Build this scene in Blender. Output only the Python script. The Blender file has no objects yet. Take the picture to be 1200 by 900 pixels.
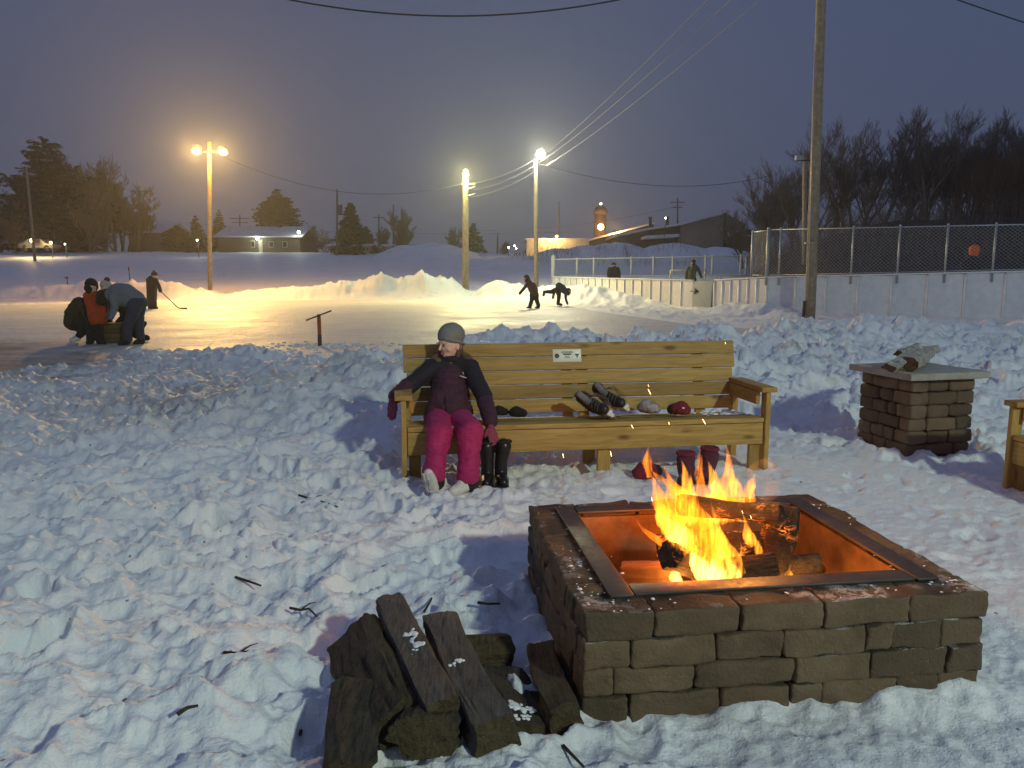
import bpy, math, random
import numpy as np
from mathutils import Vector, Matrix, noise as mnoise
PI = math.pi
random.seed(7)
RNG = np.random.default_rng(11)
S = bpy.context.scene
COL = S.collection

# ------------------------------------------------------------------ camera model of the photograph (1200 x 900)
FPX, HOR, CH = 890.0, 322.0, 1.5
PITCH = math.atan((450 - HOR) / FPX)
def ray(px, py):
    dx = (px - 600) / FPX; dy = -(py - 450) / FPX
    return Vector((dx, math.cos(PITCH) + dy * math.sin(PITCH), -math.sin(PITCH) + dy * math.cos(PITCH)))
def G(px, py, z=0.0):                     # where that sight line meets the height z
    r = ray(px, py); t = (z - CH) / r.z
    return Vector((0, 0, CH)) + r * t
def P(px, py, d):                         # the point of that sight line d metres ahead
    r = ray(px, py)
    return Vector((0, 0, CH)) + r * (d / r.y)

# ------------------------------------------------------------------ noise on arrays
def _hash(ix, iy, seed):
    h = (ix.astype(np.int64) * 374761393 + iy.astype(np.int64) * 668265263 + seed * 974634777) & 0xffffffff
    h = ((h ^ (h >> 13)) * 1274126177) & 0xffffffff
    h = h ^ (h >> 16)
    return (h & 0xffff).astype(np.float64) / 65535.0
def vnoise(x, y, seed=0):
    ix = np.floor(x); iy = np.floor(y); fx = x - ix; fy = y - iy
    fx = fx * fx * fx * (fx * (fx * 6 - 15) + 10); fy = fy * fy * fy * (fy * (fy * 6 - 15) + 10)
    a = _hash(ix, iy, seed); b = _hash(ix + 1, iy, seed); c = _hash(ix, iy + 1, seed); d = _hash(ix + 1, iy + 1, seed)
    return ((a * (1 - fx) + b * fx) * (1 - fy) + (c * (1 - fx) + d * fx) * fy) * 2 - 1
def fbm(x, y, seed=0, octv=4, gain=.5):
    s = 0; a = 1.0; n = 0
    for o in range(octv):
        c, si = math.cos(.6 * o), math.sin(.6 * o)
        s = s + a * vnoise((x * c - y * si) * 2 ** o, (x * si + y * c) * 2 ** o, seed + o * 17); n += a; a *= gain
    return s / n
def ridge(x, y, seed=0, octv=3):
    s = 0; a = 1.0; n = 0
    for o in range(octv):
        s = s + a * (1 - np.abs(vnoise(x * 2 ** o, y * 2 ** o, seed + o * 31)) * 2); n += a; a *= .5
    return s / n
def sstep(a, b, x):
    t = np.clip((x - a) / (b - a), 0, 1); return t * t * (3 - 2 * t)

# ------------------------------------------------------------------ mesh collecting
class MB:
    def __init__(self): self.v = []; self.f = []; self.m = []
    def add(self, vs, fs, mi=0):
        o = len(self.v); self.v.extend([tuple(p) for p in vs]); self.f.extend([tuple(i + o for i in f) for f in fs]); self.m.extend([mi] * len(fs))
        return self
    def box(self, c, s, rot=None, mi=0):
        c = Vector(c); h = Vector(s) / 2; vs = []
        for dz in (-1, 1):
            for dx, dy in ((-1, -1), (1, -1), (1, 1), (-1, 1)):
                q = Vector((dx * h.x, dy * h.y, dz * h.z))
                if rot is not None: q = rot @ q
                vs.append(c + q)
        return self.add(vs, [(3, 2, 1, 0), (4, 5, 6, 7), (0, 1, 5, 4), (1, 2, 6, 5), (2, 3, 7, 6), (3, 0, 4, 7)], mi)
    def rbox(self, c, s, r=.01, n=4, rot=None, jit=0.0, seed=0, mi=0):     # rounded, slightly uneven block
        c = Vector(c); h = np.array(s) / 2; r = min(r, *(h * .95)); vs = []; fs = []
        for ax in range(3):
            for sg in (-1, 1):
                o = len(vs); u, w = (ax + 1) % 3, (ax + 2) % 3
                def ticks(k):
                    L = h[k]; e = [-L, -L + r * .45, -L + r]; mid = [(-L + r) + (2 * L - 2 * r) * i / (n + 1) for i in range(1, n + 1)]
                    return e + mid + [L - r, L - r * .45, L]
                tu, tw = ticks(u), ticks(w); nu, nw = len(tu), len(tw)
                for a in tu:
                    for b in tw:
                        p = np.zeros(3); p[ax] = sg * h[ax]; p[u] = a; p[w] = b
                        inn = np.clip(p, -(h - r), h - r); d = p - inn; L = np.linalg.norm(d)
                        if L > 1e-9: p = inn + d / L * r
                        if jit:
                            nv = mnoise.noise_vector(Vector(p * 9) + Vector((seed * 3.7, seed * 1.3, 5))); n2 = mnoise.noise_vector(Vector(p * 34) + Vector((seed * 1.9, seed * 2.3, 1))); p = p + np.array(nv) * jit + np.array(n2) * jit * .38
                        q = Vector(p)
                        if rot is not None: q = rot @ q
                        vs.append(c + q)
                for i in range(nu - 1):
                    for j in range(nw - 1):
                        a, b, d2, e2 = o + i * nw + j, o + (i + 1) * nw + j, o + (i + 1) * nw + j + 1, o + i * nw + j + 1
                        fs.append((a, b, d2, e2) if sg > 0 else (e2, d2, b, a))
        # weld the seams of the six faces
        key = {}; mp = []; nv = []
        for p in vs:
            k = (round(p.x, 5), round(p.y, 5), round(p.z, 5))
            if k not in key: key[k] = len(nv); nv.append(p)
            mp.append(key[k])
        return self.add(nv, [tuple(mp[i] for i in f) for f in fs], mi)
    def tube(self, pts, rad, seg=6, cap=True, mi=0, squash=1.0, noise=0.0, seed=0, capmi=None):
        pts = [Vector(p) for p in pts]; n = len(pts)
        if not hasattr(rad, '__len__'): rad = [rad] * n
        t0 = (pts[1] - pts[0]).normalized(); up = Vector((0, 0, 1)) if abs(t0.z) < .9 else Vector((1, 0, 0))
        u = t0.cross(up).normalized(); vs = []; fs = []
        for i, p in enumerate(pts):
            t = (pts[min(i + 1, n - 1)] - pts[max(i - 1, 0)]).normalized()
            u = (u - t * u.dot(t)).normalized(); w = t.cross(u)
            for k in range(seg):
                a = 2 * PI * k / seg; q = u * math.cos(a) * rad[i] + w * math.sin(a) * rad[i] * squash
                if noise: q = q * (1 + noise * mnoise.noise(Vector((math.cos(a) * 1.5, math.sin(a) * 1.5, i * .6 + seed * 7.1))))
                vs.append(p + q)
        for i in range(n - 1):
            for k in range(seg):
                a = i * seg + k; b = i * seg + (k + 1) % seg
                fs.append((a, b, b + seg, a + seg))
        self.add(vs, fs, mi)
        if cap:
            o = len(self.v) - len(vs); cm = mi if capmi is None else capmi
            self.f.append(tuple(o + k for k in reversed(range(seg)))); self.m.append(cm)
            self.f.append(tuple(o + (n - 1) * seg + k for k in range(seg))); self.m.append(cm)
        return self
    def ball(self, c, r, nu=10, nv=6, rot=None, mi=0):
        c = Vector(c); r = Vector((r, r, r)) if not hasattr(r, '__len__') else Vector(r)
        vs = []; fs = []
        def put(p):
            p = Vector((p[0] * r.x, p[1] * r.y, p[2] * r.z))
            if rot is not None: p = rot @ p
            vs.append(c + p)
        put((0, 0, -1))
        for j in range(1, nv):
            b = -PI / 2 + PI * j / nv
            for i in range(nu): put((math.cos(b) * math.cos(2 * PI * i / nu), math.cos(b) * math.sin(2 * PI * i / nu), math.sin(b)))
        put((0, 0, 1)); T = len(vs) - 1
        for i in range(nu):
            k = (i + 1) % nu
            fs.append((0, 1 + k, 1 + i)); fs.append((T, T - nu + i, T - nu + k))
            for j in range(nv - 2): a = 1 + j * nu; fs.append((a + i, a + k, a + nu + k, a + nu + i))
        return self.add(vs, fs, mi)
    def prism(self, poly, z0, z1, mi=0):                # poly counter-clockwise in x, y
        n = len(poly); vs = [(p[0], p[1], z0) for p in poly] + [(p[0], p[1], z1) for p in poly]
        fs = [tuple(reversed(range(n))), tuple(range(n, 2 * n))] + [(i, (i + 1) % n, n + (i + 1) % n, n + i) for i in range(n)]
        return self.add(vs, fs, mi)
    def build(self, name, mats, parent=None, smooth=True, loc=None):
        me = bpy.data.meshes.new(name); me.from_pydata([tuple(p) for p in self.v], [], self.f)
        mats = mats if isinstance(mats, (list, tuple)) else [mats]
        for m in mats: me.materials.append(m)
        if len(mats) > 1: me.polygons.foreach_set('material_index', self.m)
        if smooth: me.polygons.foreach_set('use_smooth', [True] * len(me.polygons))
        me.update(); o = bpy.data.objects.new(name, me); COL.objects.link(o)
        if parent is not None:
            o.parent = parent; o.matrix_parent_inverse = parent.matrix_basis.inverted()
        return o

def sharp(o, ang=40):
    me = o.data
    try: me.set_sharp_from_angle(angle=math.radians(ang))
    except Exception: pass
    return o
def grid_mesh(name, X, Y, Z, mat, attrs=None):
    nr, nc = X.shape
    v = np.stack([X, Y, Z], -1).reshape(-1, 3).astype(np.float32)
    i = np.arange(nr * nc).reshape(nr, nc)
    q = np.stack([i[:-1, :-1], i[:-1, 1:], i[1:, 1:], i[1:, :-1]], -1).reshape(-1, 4).astype(np.int32)
    me = bpy.data.meshes.new(name)
    me.vertices.add(len(v)); me.vertices.foreach_set('co', v.ravel())
    me.loops.add(q.size); me.loops.foreach_set('vertex_index', q.ravel())
    me.polygons.add(len(q)); me.polygons.foreach_set('loop_start', np.arange(0, q.size, 4, dtype=np.int32))
    try: me.polygons.foreach_set('loop_total', np.full(len(q), 4, np.int32))
    except Exception: pass
    me.polygons.foreach_set('use_smooth', np.ones(len(q), bool))
    if attrs:
        for k, a in attrs.items():
            at = me.attributes.new(k, 'FLOAT', 'POINT'); at.data.foreach_set('value', a.ravel().astype(np.float32))
    me.update(calc_edges=True); me.validate()
    if mat: me.materials.append(mat)
    o = bpy.data.objects.new(name, me); COL.objects.link(o)
    return o
def thing(name, label, cat, loc=(0, 0, 0), rz=0, group=None):
    o = bpy.data.objects.new(name, None); COL.objects.link(o); o.empty_display_size = .2
    o.location = loc; o.rotation_euler = (0, 0, rz)
    o.matrix_basis = Matrix.Translation(Vector(loc)) @ Matrix.Rotation(rz, 4, 'Z')
    return tag(o, label, cat, group)
def tag(o, label, cat, group=None):
    o['label'] = label; o['category'] = cat
    if group: o['group'] = group
    return o
def kind(o, k): o['kind'] = k; return o
def dup(o, M, label=None):                   # a copy of a thing with copies of its parts and sub-parts
    c = o.copy(); COL.objects.link(c); c.matrix_basis = M
    if label: c['label'] = label
    for ch in list(o.children):
        d = ch.copy(); COL.objects.link(d); d.parent = c
        for g in list(ch.children):
            e = g.copy(); COL.objects.link(e); e.parent = d
    return c

# ------------------------------------------------------------------ materials
class NT:
    def __init__(self, name):
        self.mat = bpy.data.materials.new(name); self.mat.use_nodes = True
        self.t = self.mat.node_tree; self.t.nodes.clear(); self.out = self.n('ShaderNodeOutputMaterial')
    def n(self, typ, **kw):
        nd = self.t.nodes.new(typ)
        for k, v in kw.items():
            if k.startswith('i_'):
                key = k[2:]; key = int(key) if key.isdigit() else key.replace('_', ' ')
                self.set(nd, key, v)
            else: setattr(nd, k, v)
        return nd
    def set(self, nd, key, v):
        s = nd.inputs[key]
        if isinstance(v, bpy.types.NodeSocket): self.t.links.new(v, s)
        elif isinstance(v, bpy.types.Node): self.t.links.new(v.outputs[0], s)
        else:
            if s.type == 'RGBA' and len(v) == 3: v = (*v, 1)
            s.default_value = v
    def coord(self, k='Object'): return self.n('ShaderNodeTexCoord').outputs[k]
    def mapped(self, co, scale=(1, 1, 1), rot=(0, 0, 0)): return self.n('ShaderNodeMapping', i_Vector=co, i_Scale=scale, i_Rotation=rot).outputs[0]
    def noise(self, co, sc, det=4, rough=.55, dist=0): return self.n('ShaderNodeTexNoise', i_Vector=co, i_Scale=sc, i_Detail=det, i_Roughness=rough, i_Distortion=dist).outputs[0]
    def ramp(self, f, stops, interp='LINEAR'):
        r = self.n('ShaderNodeValToRGB', i_0=f); cr = r.color_ramp; cr.interpolation = interp
        while len(cr.elements) < len(stops): cr.elements.new(.5)
        for e, (p, c) in zip(cr.elements, stops):
            e.position = p; e.color = (c, c, c, 1) if not hasattr(c, '__len__') else (*c, 1)
        return r.outputs[0]
    def math(self, op, a, b=0.0, clamp=False):
        m = self.n('ShaderNodeMath', operation=op, use_clamp=clamp); self.set(m, 0, a); self.set(m, 1, b); return m.outputs[0]
    def mix(self, f, a, b, blend='MIX'):
        m = self.n('ShaderNodeMix', data_type='RGBA', blend_type=blend); self.set(m, 0, f); self.set(m, 6, a); self.set(m, 7, b); return m.outputs[2]
    def bump(self, h, st=.3, d=.01, nrm=None):
        b = self.n('ShaderNodeBump', i_Height=h, i_Strength=st, i_Distance=d)
        if nrm is not None: self.set(b, 'Normal', nrm)
        return b.outputs[0]
    def pbr(self, col, rough=.6, nrm=None, **kw):
        p = self.n('ShaderNodeBsdfPrincipled'); self.set(p, 'Base Color', col); self.set(p, 'Roughness', rough)
        if nrm is not None: self.set(p, 'Normal', nrm)
        for k, v in kw.items(): self.set(p, k.replace('_', ' '), v)
        self.t.links.new(p.outputs[0], self.out.inputs[0]); return self.mat
def plain(name, col, rough=.7, var=.25, sc=14, bump=.25, bd=.004, metal=0, coord='Object', **kw):
    t = NT(name); co = t.coord(coord); n = t.noise(co, sc, 5, .6)
    lo = tuple(c * (1 - var) for c in col); hi = tuple(min(1, c * (1 + var)) for c in col)
    c = t.ramp(n, [(.3, lo), (.7, hi)]); n2 = t.noise(co, sc * 5, 3)
    return t.pbr(c, t.ramp(n2, [(.3, max(0, rough - .1)), (.7, min(1, rough + .1))]), t.bump(n2, bump, bd), Metallic=metal, **kw)
def fabric(name, col, sc=220, var=.3, rough=.9, fold=9):
    t = NT(name); co = t.coord(); n = t.noise(co, fold, 4); w = t.noise(co, sc, 2)
    c = t.mix(t.ramp(w, [(.35, 0), (.65, 1)]), tuple(x * (1 - var) for x in col), tuple(x * (1 + var) for x in col))
    h = t.math('ADD', t.math('MULTIPLY', n, 1.0), t.math('MULTIPLY', w, .08))
    return t.pbr(c, rough, t.bump(h, .8, .02), Sheen_Weight=.03)
def emit(name, col, st):
    t = NT(name); e = t.n('ShaderNodeEmission', i_Color=col, i_Strength=st); t.t.links.new(e.outputs[0], t.out.inputs[0]); return t.mat
HAZE = 0.0011
def NTH():
    t = NT('haze_air'); pv = t.n('ShaderNodeVolumePrincipled', i_Color=(.80, .82, .88), i_Density=HAZE, i_Anisotropy=.7); t.t.links.new(pv.outputs[0], t.out.inputs['Volume'])
    try: t.mat.cycles.homogeneous_volume = True
    except Exception: pass
    return t.mat
# ------------------------------------------------------------------ terrain
def poly_sd(X, Y, poly):                               # signed distance, negative inside
    d = np.full(X.shape, 1e9); ins = np.zeros(X.shape, bool); n = len(poly)
    for i in range(n):
        ax, ay = poly[i]; bx, by = poly[(i + 1) % n]; ex, ey = bx - ax, by - ay
        t = np.clip(((X - ax) * ex + (Y - ay) * ey) / (ex * ex + ey * ey), 0, 1)
        d = np.minimum(d, np.hypot(X - ax - t * ex, Y - ay - t * ey))
        c = ((ay > Y) != (by > Y)) & (X < ex * (Y - ay) / (ey if ey else 1e-9) + ax); ins ^= c
    return np.where(ins, -d, d)
def line_h(X, Y, pts, near, far, offs=0.0):                     # a bank: crest heights along a polyline, its own width on each side
    best = np.full(X.shape, 1e9); H = np.zeros(X.shape); side = np.zeros(X.shape)
    for (ax, ay, ah), (bx, by, bh) in zip(pts[:-1], pts[1:]):
        ex, ey = bx - ax, by - ay; L2 = ex * ex + ey * ey
        t = np.clip(((X - ax) * ex + (Y - ay) * ey) / L2, 0, 1)
        d = np.hypot(X - ax - t * ex, Y - ay - t * ey); s = np.sign(ex * (Y - ay) - ey * (X - ax))
        m = d < best; best = np.where(m, d, best); H = np.where(m, ah + t * (bh - ah), H); side = np.where(m, s, side)
    w = np.where(side > 0, far, near)
    return np.maximum(H, 0) * np.exp(-(best / w) ** 2), best
def crest(pp):
    out = []
    for px, py, d in pp:
        q = P(px, py, d); out.append((q.x, q.y, q.z))
    return out
RINK = [tuple(G(*a).xy) for a in ((-200, 360), (0, 358), (250, 353), (540, 350.5), (600, 351), (650, 356), (700, 366), (800, 377), (930, 385), (1000, 391), (900, 409), (850, 406), (700, 398), (600, 404), (480, 414), (390, 416), (300, 414), (215, 420), (130, 428), (60, 431), (0, 437), (-200, 450))]
NEARB = crest([(-200, 436, 12.2), (0, 428, 12.4), (90, 424, 12.6), (190, 411, 12.8), (235, 417, 12.8), (290, 410, 12.8), (340, 421, 12.6), (380, 421, 12.2), (410, 430, 11.6)])
BENB = crest([(390, 440, 8.4), (425, 414, 8.7), (470, 407, 9.2), (520, 402, 9.6), (560, 391, 10.2), (600, 382, 10.4), (645, 380, 10.4), (690, 385, 10.4), (725, 398, 10.4), (745, 404, 10.4), (775, 391, 10.8), (825, 380, 11.0), (850, 389, 11.0), (868, 405, 11.0), (885, 396, 11.5), (925, 390, 12.5), (975, 383, 13.2), (1010, 379, 14.0), (1048, 384, 14.4), (1090, 375, 15.0), (1130, 380, 15.2), (1200, 379, 15.5), (1320, 377, 15.5), (1500, 375, 15)])
FARB = crest([(-200, 345, 50), (0, 340, 50), (60, 334, 50), (130, 330, 49), (205, 330, 48.5), (240, 338, 48), (262, 344, 48), (280, 341, 48), (350, 333, 48), (420, 326, 49), (460, 322, 49.5), (500, 320, 49.5), (528, 327, 50), (545, 339, 50), (558, 341, 50), (585, 329, 50), (612, 333, 50), (640, 336, 48), (660, 334, 45), (690, 334, 42), (720, 341, 39.5), (760, 351, 37), (800, 360, 34.8), (838, 363, 32.8), (868, 354, 30.8), (893, 350, 29.8), (918, 362, 28.6), (950, 374, 26.5), (1010, 379, 25.2), (1200, 383, 22.6), (1400, 388, 19)])
def z_field(X, Y):
    z = .078 * np.clip(Y - 49, 0, 58) + .01 * np.clip(Y - 107, 0, 300)
    return z
HOCK = [(8.05, 33.95), (9.85, 29.6), (16.6, 23.6), (30, 20), (40, 40), (32, 62), (3.2, 60), (2.9, 52)]
def ground_z(X, Y):
    X = np.asarray(X, float); Y = np.asarray(Y, float); R = np.hypot(X, Y)
    z = z_field(X, Y)
    z = z + .05 * fbm(X * .35, Y * .35, 3, 3) + .35 * sstep(52, 90, Y) * fbm(X * .05, Y * .05, 8, 2)
    chunk = ridge(X * .9, Y * .9, 41, 3) * .6 + fbm(X * 2.2, Y * 2.2, 42, 2) * .5
    h, d = line_h(X, Y, NEARB, 1.3, 1.1); z += np.clip(h, 0, None) * (1 + .55 * chunk) - .03
    h, d = line_h(X, Y, BENB, 2.1, 1.4); rub = sstep(.6, 3.2, X) * sstep(7.2, 9.5, Y)
    z += h * (.84 + .20 * chunk + .10 * ridge(X * 2.7, Y * 2.7, 45, 3)) + rub * .06 * sstep(22, 15, Y) * (1 + chunk)
    h, d = line_h(X, Y, FARB, 1.5, 2.2); z += np.clip(h, 0, None) * (.86 + .28 * fbm(X * .7, Y * .7, 51, 4) + .34 * (ridge(X * .8, Y * .8, 52, 4) - .2))
    # the big ploughed heap and the bank of buried bushes far off
    q = P(500, 284, 96); zz = q.z - z_field(np.array(q.x), np.array(96.0)); rr = ((X - q.x) / 6.8) ** 2 + ((Y - 96) / 6) ** 2
    z += zz * np.clip(1 - rr, 0, 1) ** .75 * (1 + .15 * fbm(X * .5, Y * .5, 61, 3))
    for px, py, dd, w in ((655, 291, 84, 3.2), (690, 287, 85, 3.4), (722, 284, 86, 4.2), (790, 285, 86, 5.0), (845, 290, 86, 4.0), (610, 300, 83, 4)):
        q = P(px, py, dd); zz = q.z - z_field(np.array(q.x), np.array(float(dd))); rr = ((X - q.x) / w) ** 2 + ((Y - dd) / 4.5) ** 2
        z = np.maximum(z, z_field(X, Y) + zz * np.clip(1 - rr, 0, 1) ** .5 * (1 + .12 * fbm(X * .6, Y * .6, 62, 3)))
    sd = poly_sd(X, Y, RINK) + .35 * fbm(X * .8, Y * .8, 71, 3)
    k = sstep(.5, -.35, sd); z = z * (1 - k) - .07 * k
    sh = poly_sd(X, Y, HOCK); k = sstep(.2, -.4, sh); z = z * (1 - k) + .38 * k
    return z, chunk

def make_ground():
    # raster of footprints, ridged drifts and clods for the trampled foreground
    cell = .016; x0, x1, y0, y1 = -11.0, 11.0, .3, 15.0
    nx, ny = int((x1 - x0) / cell), int((y1 - y0) / cell)
    gx = x0 + np.arange(nx) * cell; gy = y0 + np.arange(ny) * cell; X, Y = np.meshgrid(gx, gy)
    calm = np.maximum(sstep(2.7, 1.7, np.hypot((X - 1.5) / np.where(X < 1.5, .68, 1.4), Y - 3.5)), sstep(1.0, 2.6, X) * sstep(7.5, 6.2, Y)) # trodden flat about the fire
    calm = np.clip(calm, 0, 1)
    wx = X + .16 * fbm(X * 1.1, Y * 1.1, 5, 3); wy = Y + .16 * fbm(X * 1.1, Y * 1.1, 6, 3)
    r1 = np.clip(ridge(wx * 1.7, wy * 3.2, 21, 4) * .5 + .5, 0, 1) ** 1.7; r2 = np.clip(ridge(wx * 4.4 + .3 * wy, wy * 7.0, 22, 3) * .5 + .5, 0, 1) ** 1.5
    lump = np.clip(fbm(wx * 5.0, wy * 6.6, 34, 4) + .06, 0, 1) ** .8
    sp_ = Y * 3.2 - .55 * X + 1.25 * fbm(X * 1.25, Y * 1.25, 7, 3) + .42 * fbm(X * 4.2, Y * 4.2, 8, 3); fr_ = sp_ - np.floor(sp_); saw = fr_ ** .9 * sstep(1.0, .84, fr_); row = np.floor(sp_)
    am = np.clip(.38 + .95 * fbm(X * 1.5 + row * 3.1, Y * .4 + row * 1.7, 9, 2), 0, 1.1)
    A = -.07 + .06 * fbm(wx * 1.1, wy * 1.5, 12, 3) + .125 * saw * am + .055 * r1 + .055 * r2 + .055 * lump + .022 * fbm(X * 10, Y * 12, 23, 3) + .020 * ridge(wx * 12, wy * 17, 24, 3)
    B = .018 * fbm(X * 1.8, Y * 1.8, 25, 3) + .010 * fbm(X * 7, Y * 7, 26, 3) + .012 * ridge(wx * 9, wy * 12, 27, 3) + .008 * fbm(X * 22, Y * 22, 30, 2)
    Z = A * (1 - calm) + B * calm
    mid = sstep(5.2, 7.5, Y)
    Z += mid * (.03 * ridge(wx * 3.1, wy * 3.1, 28, 3) + .02 * fbm(X * 8, Y * 8, 29, 3))
    rng = np.random.default_rng(5)
    for _ in range(1500):
        fx = rng.uniform(x0 + .5, x1 - .5); fy = y0 + .5 + (y1 - y0 - 1.2) * rng.uniform(0, 1) ** .8; a = rng.normal(.5, .8)
        L = rng.uniform(.10, .16); W = L * rng.uniform(.4, .75); dep = rng.uniform(.03, .085) * (1.0 if (fx < .1 or fy > 6.3) else .3)
        r = .36; i0, i1 = int((fx - r - x0) / cell), int((fx + r - x0) / cell); j0, j1 = int((fy - r - y0) / cell), int((fy + r - y0) / cell)
        if i0 < 0 or j0 < 0 or i1 >= nx or j1 >= ny: continue
        sx, sy = X[j0:j1, i0:i1] - fx, Y[j0:j1, i0:i1] - fy; u = sx * math.cos(a) + sy * math.sin(a); v = -sx * math.sin(a) + sy * math.cos(a)
        q = np.sqrt((u / L) ** 2 + (v / W) ** 2); q = q * (1 + .25 * fbm(sx * 9 + fx * 3, sy * 9, 33, 2))
        Z[j0:j1, i0:i1] += -dep * sstep(1.3, .5, q) + dep * .40 * np.exp(-((q - 1.25) / .22) ** 2)
    for _ in range(4200):                                           # loose clods
        fx = rng.uniform(x0 + .3, x1 - .3); fy = rng.uniform(y0 + .3, y1 - .4)
        if np.hypot((fx - 1.5) / (.68 if fx < 1.5 else 1.4), fy - 3.5) < 2.6 or (fx > 1 and fy < 7) or rng.uniform() < (.93 if fy < 7 else (.72 if fx < 1.2 else .55)): continue
        s = rng.uniform(.07, .17) if (fx > 1.0 and fy > 7.5) else rng.uniform(.025, .09); r = s * 1.4
        i0, i1 = int((fx - r - x0) / cell), int((fx + r - x0) / cell) + 1; j0, j1 = int((fy - r - y0) / cell), int((fy + r - y0) / cell) + 1
        if i0 < 0 or j0 < 0 or i1 >= nx or j1 >= ny: continue
        q = np.hypot(X[j0:j1, i0:i1] - fx, (Y[j0:j1, i0:i1] - fy) * rng.uniform(.8, 1.3)) / s
        Z[j0:j1, i0:i1] += s * .42 * np.clip(1 - q * q, 0, 1) ** .5 * (1 + .5 * vnoise(X[j0:j1, i0:i1] * 25, Y[j0:j1, i0:i1] * 25, 9))
    def detail(x, y):
        u = np.clip((x - x0) / cell, 0, nx - 1.001); v = np.clip((y - y0) / cell, 0, ny - 1.001); i = u.astype(int); j = v.astype(int); a = u - i; b = v - j
        d = (Z[j, i] * (1 - a) + Z[j, i + 1] * a) * (1 - b) + (Z[j + 1, i] * (1 - a) + Z[j + 1, i + 1] * a) * b
        fade = sstep(x0, x0 + 1.0, x) * sstep(x1, x1 - 1.0, x) * sstep(y0, y0 + .3, y) * sstep(y1, y1 - 2.0, y)
        return d * fade
    r = [.8]
    while r[-1] < 420:
        k = .0042 if r[-1] < 7 else (.0052 if r[-1] < 18 else (.010 if r[-1] < 60 else .02)); r.append(r[-1] * (1 + k))
    r = np.array(r); th = np.radians(np.concatenate([np.arange(-82, -50, .45), np.arange(-50, 50.001, .105), np.arange(50.4, 82, .45)]))
    R, T = np.meshgrid(r, th, indexing='ij'); X = R * np.sin(T); Y = R * np.cos(T)
    z, chunk = ground_z(X, Y); sd = poly_sd(X, Y, RINK)
    far = sstep(11, 16, R)
    z = z + detail(X, Y) * sstep(-.4, .6, sd) + far * sstep(.2, 1.2, sd) * (.09 * fbm(X * 1.6, Y * 1.6, 81, 4) + .05 * ridge(X * 2.3, Y * 2.3, 82, 3)) * sstep(95, 45, R) * (.25 + .75 * sstep(62, 54, Y))
    pit = np.maximum(np.abs(X - .88), np.abs(Y - 3.05)); z = np.where(pit < .5, np.minimum(z, -.02), z)
    c7, s7 = math.cos(math.radians(7.5)), math.sin(math.radians(7.5)); u = (X - .88) * c7 + (Y - 3.06) * s7; v = -(X - .88) * s7 + (Y - 3.06) * c7
    for (q_, h_, w_) in ((np.maximum(np.abs(u) - .73, np.abs(v) - .61), .055, .10), (np.maximum(np.abs(X - 3.55) - .36, np.abs(Y - 6.4) - .4), .12, .22)): z += h_ * np.exp(-(np.clip(q_, 0, 9) / w_) ** 2) * sstep(-.14, -.05, q_) * np.clip(.45 + .9 * fbm(X * 6, Y * 6, 95, 3), 0, 1.4)
    rub = sstep(2, 4, X) * sstep(8, 9, Y) * sstep(.1, .9, sd) * sstep(22, 18, Y)
    z += rub * (.085 * fbm(X * 1.5, Y * 1.5, 91, 3) + .025 * ridge(X * 2.9, Y * 2.9, 93, 2) + .03 * ridge(X * 6, Y * 6, 92, 3))
    o = grid_mesh('snow_field', X, Y, z, None)
    return o, detail
GROUND, DETAIL = make_ground()
kind(GROUND, 'structure')
def gz(x, y):
    z, _ = ground_z(np.array([x]), np.array([y])); sd = poly_sd(np.array([x]), np.array([y]), RINK)
    return float(z[0] + DETAIL(np.array([x]), np.array([y]))[0] * float(sstep(-.4, .6, sd)[0]))

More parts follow.
